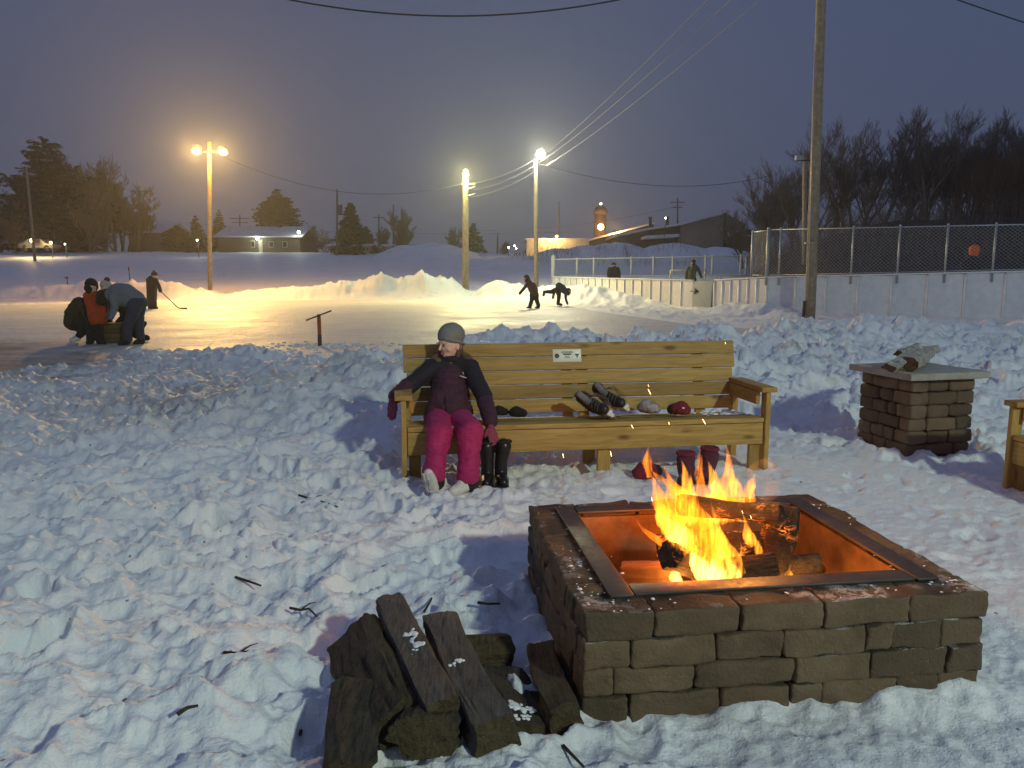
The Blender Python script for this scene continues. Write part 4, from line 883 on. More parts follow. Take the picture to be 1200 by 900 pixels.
# behind the pit, under the bench
def low(px, py, d): q = P(px, py, d); q.z = max(gz(q.x, q.y), q.z - .03); return q
mitten('maroon mitten with a white badge lying on the snow behind the fire pit', 757, 552, .06, MAR, math.radians(200), 1.25, BLKM, dot=(-.03, -.046, .02))
PURP = fabric('purple_boot_cloth', (.075, .016, .045), 200, .4)
def snow_boot(label, px, py, d, dx):
    q = P(px, py, d); z = max(gz(q.x, q.y), 0); x, y = q.x, q.y; b = thing('snow_boot', label, 'boot', (x, y, z))
    fuse('boot_upper', [[(x, y + .02, z + .06, .062), (x + dx, y + .03, z + .14, .066), (x + dx, y + .03, z + .17, .070)], [(x, y, z + .05, .055), (x - .05, y - .1, z + .045, .048)]], PURP, .007, 3, b, bumpy=.006, seed=int(px))
    m = MB(); m.rbox((x - .02, y - .04, z + .012), (.12, .25, .03), .012, 2, Matrix.Rotation(-.4, 3, 'Z')); m.build('sole', BLACKR, b)
    m = MB(); m.tube([(x + dx + .06 * math.cos(a), y + .03 + .06 * math.sin(a), z + .22) for a in np.linspace(0, 2 * PI, 18)], .014, 6, False); m.build('boot_rim', MAR, b)
snow_boot('purple snow boot on the snow behind the flames, left of its pair', 806, 548, 5.35, -.01); snow_boot('purple snow boot on the snow behind the flames, right of its pair', 829, 546, 5.5, .02)

# ------------------------------------------------------------------ figures on the ice
def figure(label, base, parts, head, hatspec, face=None, voxel=.02):
    """parts: (name, material, chains in (px, py, depth offset, radius)); the body runs inside the clothes."""
    px, py, d = base; b0 = P(px, py, d); b = thing('person', label, 'person', (b0.x, b0.y, b0.z))
    C = lambda ch: [J(a[0], a[1], d + a[2], a[3]) for a in ch]
    body = []
    for n, mt, chs in parts:
        for ch in chs: body.append([sc(j, .72) for j in C(ch)])
    hq = J(head[0], head[1], d + head[2], head[3]); body.append([hq, (hq[0], hq[1], hq[2] - head[3] * .5, head[3] * .8)])
    if len(head) > 4:                                      # neck down to the shoulders
        s = J(head[4], head[5], d + head[6], .06); body.append([hq, s])
    fd = Vector(face or (0, -1, 0)).normalized(); r = head[3]; hv = Vector(hq[:3])
    body.append([(*(hv + fd * r * .9 - Vector((0, 0, r * .15))), r * .22)])
    fuse('body', body, SKIN, voxel, 2, b)
    for n, mt, chs in parts: fuse(n, [C(ch) for ch in chs], mt, voxel, 2, b, bumpy=.012, seed=int(px))
    if fd.y > 0 or abs(fd.z) > .25: fuse('hair', [[(hq[0] - fd.x * r * .35, hq[1] - .035 - fd.y * r * .2, hq[2] - r * .25, r * .86), (hq[0] - fd.x * r * .3, hq[1] - .02, hq[2] - r * .8, r * .7)]], DARK, voxel * .7, 1, b)
    for n, mt, chs in hatspec: fuse(n, [C(ch) for ch in chs], mt, voxel * .6, 2, b)
    return b
ORANGE = fabric('orange_red_coat', (.42, .055, .012), 60, .5); GREYH = fabric('grey_hoodie', (.16, .18, .20), 80, .2); JEAN = fabric('blue_jeans', (.035, .045, .075), 90, .3)
OLIVE = fabric('olive_coat', (.045, .035, .02), 80, .3); BRN = fabric('brown_coat', (.10, .052, .022), 80, .3); KHAK = fabric('green_coat', (.085, .10, .045), 80, .3); BLK = fabric('black_coat', (.012, .012, .013), 80, .3); CREAM = fabric('cream_knit', (.5, .45, .36), 80, .2); HIORG = plain('orange_cloth', (.85, .13, .015), .8, .1); NAVYC = fabric('slate_coat', (.04, .045, .06), 80, .3); REDH = fabric('dark_red_hat', (.10, .02, .02), 80, .2)
r_ = .13
figure('child in a bright orange coat and black beanie, seen from behind', (112, 402, 16.6), [
    ('coat', ORANGE, [[(104, 346, 0, .10), (109, 358, 0, .15), (113, 374, 0, .165)], [(112, 346, 0, .10), (116, 362, 0, .13), (118, 374, 0, .13)], [(101, 346, -.05, .07), (104, 358, -.12, .07), (106, 368, -.12, .06)], [(117, 348, -.02, .07), (121, 362, -.06, .065), (121, 371, -.06, .06)]]),
    ('trousers', BLK, [[(107, 376, 0, .12), (106, 388, 0, .10), (106, 399, 0, .085)], [(115, 376, 0, .12), (116, 388, 0, .10), (117, 399, 0, .085)]]),
    ('boots', BLK, [[(105, 400, 0, .075), (104, 402, -.12, .06)], [(117, 400, 0, .075), (121, 402, -.1, .06)]])],
    (107, 336, 0, .115, 107, 346, 0), [('beanie', BLK, [[(107, 333, .02, .135), (108, 336, .04, .125)]])], (.6, .6, 0))
figure('man in a grey hoodie and jeans bending far over the crate on the ice', (155, 403, 16.5), [
    ('hoodie', GREYH, [[(160, 350, 0, .17), (148, 343, 0, .20), (138, 342, 0, .19), (130, 346, 0, .15)], [(132, 348, -.16, .085), (135, 360, -.2, .075), (130, 372, -.22, .06)], [(130, 350, .12, .08), (130, 364, .15, .07), (128, 372, .1, .06)], [(150, 350, 0, .18), (140, 350, 0, .18)]]),
    ('jeans', JEAN, [[(160, 352, 0, .18), (156, 366, -.1, .13), (150, 380, -.1, .105), (149, 398, -.1, .085)], [(163, 354, .1, .17), (162, 368, .15, .13), (163, 382, .12, .105), (165, 396, .12, .085)]]),
    ('boots', BLK, [[(148, 400, -.1, .09), (142, 403, -.2, .07)], [(165, 400, .12, .09), (160, 402, .02, .07)]])],
    (121, 349, -.05, .11, 130, 347, 0), [('cap', BLK, [[(120, 346, -.05, .125), (118, 352, -.07, .10)]])], (-.5, 0, -1))
figure('person in a dark coat crouching on the ice at the left of the group', (90, 400, 17.0), [
    ('coat', OLIVE, [[(93, 356, 0, .16), (87, 368, 0, .20), (86, 377, 0, .20)], [(96, 358, 0, .12), (101, 366, .1, .10), (106, 372, .2, .08)], [(97, 360, -.1, .09), (103, 372, -.15, .08), (106, 376, -.1, .06)]]),
    ('trousers', BLK, [[(86, 380, 0, .15), (96, 378, -.15, .12), (101, 384, -.2, .11), (93, 393, -.1, .08)], [(90, 381, .1, .14), (100, 382, .15, .11), (94, 392, .12, .08)]]),
    ('boots', WHITEL, [[(92, 396, -.1, .065), (84, 399, -.2, .05)], [(92, 395, .12, .065), (86, 397, .05, .05)]])],
    (104, 350, .1, .10, 97, 356, 0), [('beanie', BLK, [[(104, 347, .1, .115)]])], (.8, .1, -.3))
figure('child in a cream pompom hat and dark coat half hidden behind the bending man', (127, 398, 17.3), [
    ('coat', BLK, [[(122, 348, 0, .13), (122, 362, 0, .15), (123, 376, 0, .15)], [(118, 352, -.1, .07), (120, 366, -.2, .06), (124, 374, -.3, .05)]]),
    ('trousers', BLK, [[(121, 378, 0, .12), (121, 390, 0, .09), (121, 396, 0, .08)], [(126, 378, 0, .12), (127, 390, 0, .09), (127, 396, 0, .08)]])],
    (124, 338, 0, .11, 123, 347, 0), [('knit_hat', CREAM, [[(124, 334, .01, .125)]]), ('pompom', BRN, [[(125.5, 328, .01, .065)]])], (-.3, -1, -.3))
figure('child kneeling behind the jeans of the bending man with one dark boot showing', (168, 398, 17.2), [
    ('trousers', BLK, [[(150, 384, .2, .13), (160, 392, .1, .10), (168, 396, 0, .08), (172, 396, 0, .07)], [(152, 386, .4, .12), (164, 384, .3, .08), (169, 379, .25, .06)]]),
    ('coat', BLK, [[(148, 368, .3, .14), (149, 380, .3, .14)], [(146, 370, .2, .07), (138, 378, .1, .06)]])],
    (143, 362, .3, .10, 147, 368, .3), [('hood', BLK, [[(143, 361, .32, .125)]])], (-1, 0, -.3))
cr = thing('crate', 'brown crate standing on the ice among the huddled people', 'crate', (0, 0, 0)); q = G(133, 402, 0); CRW = mat_wood('crate_wood', (.10, .075, .04), (.17, .13, .07))
cr.matrix_basis = Matrix.Translation((q.x, q.y + .15, 0)) @ Matrix.Rotation(.2, 4, 'Z')
m = MB()
for i in range(4): m.rbox((0, -.2, .06 + .105 * i), (.55, .02, .10), .006, 1); m.rbox((0, .2, .06 + .105 * i), (.55, .02, .10), .006, 1); m.rbox((-.27, 0, .06 + .105 * i), (.02, .38, .10), .006, 1); m.rbox((.27, 0, .06 + .105 * i), (.02, .38, .10), .006, 1)
local(m.build('crate_side', CRW), cr)
m = MB()
for i in range(4): m.rbox((0, -.165 + .11 * i, .435), (.6, .105, .02), .006, 1)
local(m.build('crate_lid', CRW), cr)
figure('person in a long olive coat and peaked hat standing with a hockey stick', (180, 361, 34), [
    ('coat', OLIVE, [[(178, 328, 0, .20), (178, 338, 0, .23), (178, 350, 0, .22), (177, 356, 0, .19)], [(182, 328, 0, .12), (186, 335, -.1, .09), (188, 341, -.15, .08)], [(174, 328, .1, .11), (174, 338, .15, .09), (177, 344, -.1, .08)]]),
    ('trousers', OLIVE, [[(176, 352, 0, .14), (176, 360, 0, .11)], [(180, 352, 0, .14), (181, 360, 0, .11)]]), ('skates', BLK, [[(176, 361, 0, .08), (178, 361.5, -.1, .06)], [(181, 361, 0, .08), (184, 361, -.1, .06)]])],
    (181, 324, 0, .125, 179, 328, 0), [('peaked_hat', OLIVE, [[(181, 321.5, .02, .14), (180.5, 319, .03, .06), (180, 317, .03, .035)]])], (1, -.3, 0), .03)
m = MB(); a, b_, c_ = P(188, 341, 33.8), P(209, 361, 33.6), P(219, 361.6, 33.6); m.tube([a, b_], .022, 8); m.tube([b_, c_], [.025, .035], 8, True, 0, 1.0)
tag(m.build('hockey_stick', plain('stick_wood', (.10, .08, .06), .6)), 'thin dark hockey stick held down to the ice by the olive coated person', 'hockey stick')
figure('child in a brown coat gliding on skates with one arm stretched forward', (621, 361, 34.7), [
    ('coat', BRN, [[(620, 332, 0, .15), (624, 339, 0, .19), (626, 343, 0, .19)], [(618, 333, -.1, .09), (614, 338, -.2, .075), (609, 344, -.25, .06)], [(625, 333, .15, .09), (629, 339, .2, .07), (629, 344, .1, .06)]]),
    ('trousers', BLK, [[(624, 345, 0, .14), (623, 352, 0, .10), (621, 359, 0, .09)], [(628, 345, .05, .14), (629, 352, .05, .10), (631, 358, .05, .09)]]),
    ('skates', BLK, [[(621, 360, 0, .08), (618, 361, -.12, .06)], [(631, 359.5, .05, .08), (628, 361, -.05, .06)]])],
    (616, 327, 0, .12, 619, 331, 0), [('hood', BRN, [[(617, 325.5, .03, .145), (619, 329, .04, .12)]])], (-1, -.2, -.3), .024)
figure('child in a dark coat bent over on the ice with one leg kicked back', (655, 357, 37), [
    ('coat', NAVYC, [[(655, 335, 0, .17), (659, 338, 0, .19), (663, 342, 0, .15)], [(663, 343, -.1, .08), (663, 350, -.1, .065), (665, 356, -.12, .055)], [(652, 338, .1, .09), (649, 344, .15, .07), (648, 349, .15, .06)]]),
    ('trousers', BLK, [[(654, 339, 0, .16), (655, 347, 0, .10), (654, 355, 0, .085)], [(653, 339, .1, .14), (646, 342, .15, .10), (639, 342, .15, .08)]]),
    ('skates', BLK, [[(654, 356, 0, .08), (658, 357, -.1, .06)], [(638, 342, .15, .08), (637, 346, .15, .06)]])],
    (666.5, 342, 0, .12, 663, 341, 0), [('cap', NAVYC, [[(666, 340.5, .03, .135)]])], (.7, 0, -.7), .024)
figure('skater in a black hooded jacket on the hockey rink behind the white boards', (719, 337, 47), [
    ('jacket', BLK, [[(719, 315, 0, .20), (719, 322, 0, .24), (719, 327, 0, .22)], [(714, 315, 0, .12), (712.5, 321, -.05, .09), (713.5, 326, -.1, .08)], [(724, 315, 0, .12), (726, 321, -.05, .09), (725.5, 326, -.1, .08)]]),
    ('trousers', BLK, [[(717, 328, 0, .15), (717, 337, 0, .12)], [(721, 328, 0, .15), (721, 337, 0, .12)]]), ('skates', BLK, [[(717, 339, 0, .09), (716, 340, -.15, .07)], [(721, 339, 0, .09), (722, 340, -.15, .07)]])],
    (719, 311.5, 0, .125, 719, 315, 0), [('hood', BLK, [[(719, 310, .04, .15), (719, 313, .06, .14)]])], (-.3, -1, 0), .03)
figure('player in an olive green coat and dark red hat in front of the goal', (812, 336, 44), [
    ('coat', KHAK, [[(813, 313, 0, .19), (811, 319, 0, .25), (810, 326, 0, .24)], [(817, 314, -.05, .11), (820, 319, -.1, .09), (822, 325, -.15, .08)], [(807, 314, .05, .11), (804, 320, .05, .09), (804, 326, 0, .08)]]),
    ('trousers', BLK, [[(808, 327, 0, .16), (807, 337, 0, .12)], [(813, 327, 0, .16), (814, 337, 0, .12)]]), ('skates', BLK, [[(807, 339, 0, .09), (806, 340, -.1, .07)], [(814, 339, 0, .09), (815, 340, -.1, .07)]])],
    (812.5, 309, 0, .125, 813, 313, 0), [('knit_hat', REDH, [[(812.5, 306.5, .02, .14)]])], (.2, 1, 0), .03)
figure('person in black with a blaze orange hood behind the high chain link fence', (1140, 345, 25.4), [
    ('jacket', BLK, [[(1138, 306, 0, .21), (1136, 318, 0, .23), (1136, 327, 0, .21)], [(1130, 308, 0, .10), (1128, 320, -.05, .085)], [(1145, 308, 0, .10), (1147, 320, -.05, .085)]]),
    ('trousers', BLK, [[(1133, 330, 0, .14), (1133, 345, 0, .11)], [(1140, 330, 0, .14), (1140, 345, 0, .11)]])],
    (1141.5, 293, 0, .12, 1140, 304, 0), [('hood', HIORG, [[(1141.8, 292.5, .0, .165), (1141.3, 296.5, -.02, .15)]])], (-.6, -1, 0), .025)
# ------------------------------------------------------------------ poles, lamps and wires
POLEW = plain('pole_wood', (.30, .235, .16), .85, .3, 6, .5, .01); POLED = plain('old_pole_wood', (.11, .09, .07), .9, .3, 6, .5, .01); GALV = plain('galvanised_steel', (.42, .43, .44), .45, .12, 10, .1, .001, metal=.6); DKST = plain('dark_steel', (.05, .05, .055), .6)
BULBS = emit('sodium_lamp_glass', (1, .55, .13), 6); BULBM = emit('mercury_lamp_glass', (.95, 1, .22), 5); BULBW = emit('white_lamp_glass', (.95, 1, .8), 60); BULBF = emit('far_lamp_glass', (1, .6, .2), 40); BULBC = emit('cool_lamp_glass', (.9, 1, .85), 30)
def pole(name, label, base, top, r0, r1, mat=POLEW, cat='light pole', seg=16):
    t = thing(name, label, cat, tuple(base)); base, top = Vector(base), Vector(top)
    m = MB(); m.tube([base.lerp(top, i / 8) + Vector((0, 0, -.6 if i == 0 else 0)) for i in range(9)], [r0 + (r1 - r0) * i / 8 for i in range(9)], seg); m.build('pole', mat, t); return t
def P0(px, py, d): return P(px, py, d)
def flood(t, c, mat, r=.22):
    m = MB(); m.ball(c, (r, r * .9, r * .8), 16, 10); h = m.build('lamp_glass', mat, t)
    m = MB(); m.tube([c + Vector((0, .12, .12)), c + Vector((0, .3, .3))], [r * 1.15, r * .6], 14); m.build('lamp_housing', DKST, t); return h
b = P(246, 348, 51.5); tp = P(245.5, 166, 51.5); lt = pole('light_pole', 'tall pole at the far bank carrying two orange sodium floodlights', b, tp, .15, .11)
m = MB(); m.box(P(246, 178, 51.5), (2.2, .1, .1)); m.build('crossarm', POLEW, lt)
LEFT_HEADS = [P(230, 177, 51.2), P(261, 178, 51.2)]
for q in LEFT_HEADS: flood(lt, q, BULBS, .30)
b = P(545.5, 344, 51); tp = P(545.5, 199, 51); mt_ = pole('light_pole', 'thick wooden pole behind the snow heap with one greenish lamp at its top', b, tp, .22, .19)
MID_HEAD = P(545.5, 204, 50.6); flood(mt_, MID_HEAD, BULBM, .20)
m = MB(); m.box(P(549, 216, 50.9), (.9, .09, .09)); m.build('crossarm', POLEW, mt_)
for k in range(2): m = MB(); m.tube([P(546, 222 + 8 * k, 50.7), P(557, 219 + 8 * k, 50.7)], .03, 6); m.build('bracket', GALV, mt_)
b = P(628.5, 345, 54); tp = P(627.5, 186, 54); wt_ = pole('light_pole', 'pale wooden pole near the rink corner with one dazzling white lamp', b, tp, .17, .13)
WHITE_HEAD = P(633.5, 181, 53.6); flood(wt_, WHITE_HEAD, BULBW, .30)
m = MB(); m.tube([P(627.5, 190, 54), P(633, 184, 53.8)], .05, 8); m.build('lamp_arm', GALV, wt_)
b = P(949, 374, 26.6); tp = P(964.5, -60, 26.6); big = pole('utility_pole', 'big weathered wooden utility pole standing before the white rink boards', b, tp, .185, .15, POLEW, 'utility pole', 24)
m = MB(); m.box(P(942, 362, 26.5), (.09, .08, .55)); m.build('conduit_box', DKST, big)
m = MB(); m.tube([P(946, 372, 26.42), P(955, 60, 26.42)], .014, 6); m.build('ground_wire', GALV, big)
m = MB(); a = P(949.5, 285, 26.6); m.tube([a + Vector((0, 0, -.02)), a + Vector((0, 0, .02))], .19, 24); m.build('metal_band', GALV, big)
b = P(942.5, 330, 46); tp = P(943, 184, 46); dk = pole('light_pole', 'slim pole with an unlit box floodlight half hidden behind the big utility pole', b, tp, .15, .12)
m = MB(); m.box(P(940, 188, 45.9), (.9, .08, .08)); m.build('crossarm', DKST, dk)
m = MB(); m.rbox(P(936, 185, 45.7), (.42, .3, .3), .05, 2); m.build('lamp_housing', GALV, dk)
FAR_LIGHTS = []
b = P(41, 305, 88); tp = P(31, 196, 88); p = pole('utility_pole', 'leaning utility pole at the far left in front of the pine tree', b, tp, .17, .12, POLEW, 'utility pole')
m = MB(); m.box(P(32, 206, 88), (2.2, .1, .1)); m.build('crossarm', POLED, p)
def farpole(label, px, pb, pt, d, bars=(), r=.13):
    p = pole('utility_pole', label, P(px, pb, d), P(px, pt, d), r, r * .7, POLED, 'utility pole', 10)
    for (py, w) in bars: m = MB(); m.box(P(px, py, d - .2), (w, .1, .12)); m.build('crossarm', POLED, p)
    return p
farpole('thin far utility pole beside the snowy roofed house on the left', 163, 298, 218, 104, ((224, 2.4),)); farpole('short dark post at the gable of the snowy roofed house', 176, 290, 252, 104)
farpole('far utility pole with a transformer rising between the conifers', 395, 298, 222, 100, (), .16)
m = MB(); m.tube([P(398.5, 240, 99.6), P(398.5, 252, 99.6)], .3, 12); tr = m.build('transformer', DKST, None); tr.parent = bpy.data.objects['utility_pole.003'] if 'utility_pole.003' in bpy.data.objects else None
if tr.parent: tr.matrix_parent_inverse = tr.parent.matrix_basis.inverted()
farpole('far utility pole at the left edge of the bare twiggy tree', 461, 297, 240, 103); farpole('far short pole with a small crossarm between two dark trees', 444, 296, 252, 106, ((255, 1.6),)); farpole('thin dark mast standing right of the white lamp pole', 655, 290, 236, 100, (), .12)
farpole('far pole with crossbars showing above the arena roof', 794, 268, 232, 120, ((237, 2.2), (243, 1.6)), .14); farpole('far pole with crossbars above the long low building', 281, 282, 252, 125, ((256, 3.2), (261, 2.6))); farpole('short far pole left of the white lamp pole', 583, 292, 273, 100)
WIRE = plain('wire', (.02, .02, .022), .6); WIREL = plain('wire_painted_lit', (.28, .28, .28), .6)  # WIREL is a paler copy of the wire, lamplight put into its colour
def wire(label, a, b, sag, r=.012, mat=WIRE, n=28):
    a, b = Vector(a), Vector(b); m = MB(); m.tube([a.lerp(b, i / n) - Vector((0, 0, sag * 4 * (i / n) * (1 - i / n))) for i in range(n + 1)], r, 5)
    tag(m.build('power_line', mat), label, 'power line')
wire('thick dark cable sagging across the top of the sky', P(250, -22, 16), P(800, -18, 16), .62, .017)
wire('dark cable end crossing the upper right corner of the sky', P(1095, -10, 14), P(1260, 45, 15.5), .02, .012)
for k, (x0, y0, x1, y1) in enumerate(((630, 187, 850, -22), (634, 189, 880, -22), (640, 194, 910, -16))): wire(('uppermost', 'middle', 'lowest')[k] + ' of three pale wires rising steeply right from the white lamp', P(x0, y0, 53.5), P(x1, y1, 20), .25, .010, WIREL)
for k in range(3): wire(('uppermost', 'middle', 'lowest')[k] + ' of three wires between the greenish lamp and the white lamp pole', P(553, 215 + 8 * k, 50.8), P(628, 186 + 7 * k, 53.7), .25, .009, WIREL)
wire('long dark cable sagging from the white lamp to the right woods', P(632, 192, 54), P(905, 205, 66), 1.2, .022)
wire('long dark cable sagging from the left sky to the greenish lamp pole', P(250, 178, 48), P(545, 214, 51), 1.5, .018)
wire('faint far power line low over the middle horizon', P(180, 258, 130), P(660, 272, 120), 1.0, .02); wire('faint far power line low behind the arena', P(560, 270, 118), P(800, 240, 120), 1.0, .02)
# yard lamp behind the viewer: its shadows fall away from us and to the left across the snow
YP = Vector((10.2, -10.6, 0)); yl = pole('light_pole', 'yard light pole behind the viewer throwing pale greenish light', YP, YP + Vector((0, 0, 9.6)), .17, .13)
YARD_HEAD = YP + Vector((-.6, .9, 9.0)); m = MB(); m.tube([YP + Vector((0, 0, 9.3)), YARD_HEAD + Vector((0, 0, .35))], .04, 8); m.build('lamp_arm', GALV, yl)
m = MB(); m.tube([YARD_HEAD + Vector((0, 0, .5)), YARD_HEAD + Vector((0, 0, .28))], [.12, .24], 14); m.build('lamp_housing', GALV, yl)

# ------------------------------------------------------------------ marker post on the ice
q = G(375, 405.5, 0); mp = thing('marker_post', 'short dark and orange post on the ice with a thin bar tilted across its top', 'post', (q.x, q.y, 0))
m = MB(); m.rbox((q.x, q.y, .10), (.075, .075, .30), .008, 1); m.build('post_foot', DKST, mp); m = MB(); m.rbox((q.x, q.y, .43), (.07, .07, .36), .008, 1); m.build('post_band', plain('orange_band', (.35, .08, .02), .6), mp)
m = MB(); m.rbox((q.x, q.y, .64), (.06, .06, .07), .006, 1); m.build('post_top', DKST, mp)
a, b_ = P(358.5, 375.5, q.y - .06), P(388.5, 364, q.y + .06); m = MB(); m.tube([a, b_], .016, 8); m.build('tilted_bar', POLED, mp)
m = MB(); rnd = random.Random(8)
for _ in range(170):
    x, y = q.x + rnd.gauss(.1, .62), q.y + rnd.gauss(0, .38); r = rnd.uniform(.01, .045); m.ball((x, y, r * .2), (r * 1.4, r, r * .6), 6, 4)
kind(m.build('snow_crumbs', SNOW), 'stuff')
for px, py, h, lab in ((152, 327, .9, 'thin dark stake with a reflector behind the left snow bank'), (79, 332, .5, 'short stake with a small crosspiece behind the left snow bank')):
    q = P(px, py, 56); st = thing('marker_stake', lab, 'stake', tuple(q)); m = MB(); m.tube([q - Vector((0, 0, .5)), q + Vector((0, 0, h))], .035, 8); m.build('stake', DKST, st)
    m = MB(); m.box(q + Vector((0, -.04, h * .8)), (.10 if h > .8 else .34, .02, .22 if h > .8 else .07)); m.build('reflector', REDH if h > .8 else DKST, st)

# ------------------------------------------------------------------ hockey rink: boards, gate, fences, goal
WPAINT = plain('white_board_paint', (.80, .81, .82), .55, .08, 5, .15, .002); GPAINT = plain('grey_gate_paint', (.38, .44, .45), .6, .08, 5, .15, .002); DGRN = plain('dark_green_post', (.03, .05, .04), .6)
A0, C0, D0 = Vector((8.05, 33.95, 0)), Vector((9.85, 29.6, 0)), Vector((17.4, 22.95, 0)); B0 = Vector((2.9, 52, 0))
def boards(name, label, p, q, zt0, zt1, npan, ribs, thick=.05, group=None):
    t = thing(name, label, 'rink boards', tuple(p)); L = (q - p).length; u = (q - p) / L; ang = math.atan2(u.y, u.x); R = Matrix.Rotation(ang, 3, 'Z'); nrm = Vector((u.y, -u.x, 0))
    for i in range(npan):
        a, b_ = i / npan, (i + 1) / npan; zt = zt0 + (zt1 - zt0) * (a + b_) / 2; c = p.lerp(q, (a + b_) / 2); w = L / npan
        m = MB(); m.rbox(c + Vector((0, 0, zt / 2 - .1)), (w - .03, thick, zt + .2), .01, 1, R); m.build('panel', WPAINT, t)
        for k in range(ribs):
            m = MB(); cc = p.lerp(q, a + (b_ - a) * (k + .02) / ribs); m.box(cc + nrm * (thick / 2 + .03) + Vector((0, 0, zt / 2 - .12)), (.07, .058, zt + .16), R); m.build('rib', WPAINT, t)
    m = MB(); h = Vector((0, 0, 1)); a, b_ = p + h * (zt0 + .03), q + h * (zt1 + .03); mid = (a + b_) / 2
    Rr = R @ Matrix.Rotation(-math.atan2(zt1 - zt0, L), 3, 'Y'); m.rbox(mid + nrm * .03, (L, .16, .05), .01, 1, Rr); m.build('cap_rail', WPAINT, t)
    return t
GA = A0.lerp(C0, .30)                                   # the gate fills the first stretch right of the corner
boards('rink_boards', 'long side of white rink boards running away from the gate behind a heap of snow', B0, A0, 1.32, 1.23, 9, 2)
boards('rink_boards', 'short white boards between the grey gate and the fence corner', GA.lerp(C0, .04), C0, 1.25, 1.38, 3, 2)
boards('rink_boards', 'curved end of white rink boards under the tall chain link fence', C0, D0, 1.38, 1.62, 9, 1)
g = thing('rink_gate', 'grey gate door in the white rink boards with a dark latch and green edge post', 'gate', tuple(A0)); u = (GA - A0).normalized(); R = Matrix.Rotation(math.atan2(u.y, u.x), 3, 'Z'); L = (GA - A0).length
m = MB(); m.rbox(A0.lerp(GA, .5) + Vector((0, 0, .58)), (L - .02, .06, 1.28), .012, 1, R); m.build('door_panel', GPAINT, g)
m = MB(); m.box(GA + Vector((0, 0, .6)), (.12, .10, 1.36), R); m.build('gate_post', DGRN, g)
nrm = Vector((u.y, -u.x, 0)); m = MB(); c = A0 + u * .14 + nrm * .045 + Vector((0, 0, .78)); m.box(c, (.6, .02, .04), R); m.add([c + nrm * .012 + u * -.02 + Vector((0, 0, .16)), c + nrm * .012 + u * .30, c + nrm * .012 - u * .02 - Vector((0, 0, .16)), c + nrm * .03 + u * .05], [(0, 3, 1), (1, 3, 2), (2, 3, 0), (0, 1, 2)]); m.build('latch', DKST, g)
FENCEW = plain('fence_wire', (.40, .40, .41), .5, .05, metal=.4)
def chain_fence(label, p, q, zb0, zb1, zt0, zt1, posts, cell, r, pr, mat=GALV):
    t = thing('chain_link_fence', label, 'fence', tuple(p)); L = (q - p).length; u = (q - p) / L; h = Vector((0, 0, 1))
    zb = lambda s: zb0 + (zb1 - zb0) * s / L; zt = lambda s: zt0 + (zt1 - zt0) * s / L
    m = MB(); H = max(zt0 - zb0, zt1 - zb1); s = -H
    while s < L:
        for sg in (1, -1):
            s0, s1 = (s, s + H) if sg > 0 else (s + H, s); pts = []
            lo_, hi_ = 0.0, 1.0                                        # clip the slanting wire to the fence's ends
            for k in (0, 1):
                pass
            f0 = 0 if 0 <= s0 <= L else ((0 - s0) / (s1 - s0) if s0 < 0 else (L - s0) / (s1 - s0)); f1 = 1 if 0 <= s1 <= L else ((0 - s0) / (s1 - s0) if s1 < 0 else (L - s0) / (s1 - s0))
            if f1 > f0 + .02:
                for f in (f0, f1):
                    ss = s0 + (s1 - s0) * f; pts.append(p + u * ss + h * (zb(ss) + (zt(ss) - zb(ss)) * f))
                m.tube(pts, r, 3, False)
        s += cell
    m.build('wire_mesh', FENCEW, t, False)
    for f in posts:
        m = MB(); c = p + u * (f * L); wd = pr * (1.5 if f in (0, 1) else 1); m.tube([c + h * (zb(f * L) - .35), c + h * (zt(f * L) + .04)], wd, 10); m.ball(c + h * (zt(f * L) + .05), wd * 1.1, 8, 5); m.build('post', mat, t)
    m = MB(); m.tube([p + h * zt0, q + h * zt1], pr * .6, 8); m.build('top_rail', mat, t)
    m = MB(); m.tube([p + h * (zb0 + .03), q + h * (zb1 + .03)], pr * .4, 8); m.build('bottom_rail', mat, t)
    return t
nb = Vector((-(D0 - C0).y, (D0 - C0).x, 0)).normalized() * .06
chain_fence('tall grey chain link fence on top of the curved white boards at the right', C0 - nb * 1.2, D0 - nb * 1.2, 1.45, 1.68, 3.20, 3.02, [0, .048, .31, .462, .607, .742, .87, 1], .135, .0045, .035)
chain_fence('short return of chain link fence turning back from the tall fence corner', C0 + Vector((-.12, 1.6, 0)), C0 + nb + Vector((-.02, .05, 0)), 1.45, 1.45, 3.2, 3.2, [0, 1], .135, .0045, .035)
FL_, FR_ = P(648, 327, 60), P(967, 322, 62); WPOST = plain('white_post_paint', (.66, .65, .58), .6, .08)
fp, fq = Vector((FL_.x, FL_.y, 0)), Vector((FR_.x, FR_.y, 0))
chain_fence('long low chain link fence with white posts along the far side of the hockey rink', fp, fq, FL_.z, FR_.z, P(648, 304, 60).z, P(967, 298, 62).z, [0, .085, .145, .28, .36, .43, .55, .575, .68, .70, .76, .82, .87, .93, 1], .22, .012, .085, WPOST)
m = MB(); t = thing('end_post', 'thick white end post of the far rink fence', 'post', tuple(FL_)); m.tube([FL_ - Vector((0, 0, 1)), FL_ + Vector((0, 0, 1.7))], .16, 12); m.build('post', WPOST, t); m = MB(); m.ball(FL_ + Vector((0, 0, 1.72)), .15, 10, 6); m.build('post_cap', WPOST, t)
boards('rink_boards', 'far side of white rink boards below the low fence', Vector((fp.x, fp.y - .3, 0)), Vector((fq.x, fq.y - .3, 0)), 1.36, 1.5, 10, 1)
boards('rink_boards', 'far left end of white rink boards joining the long side to the low fence', Vector((fp.x, fp.y - .3, 0)), B0 + Vector((-.02, .05, 0)), 1.36, 1.30, 4, 1)
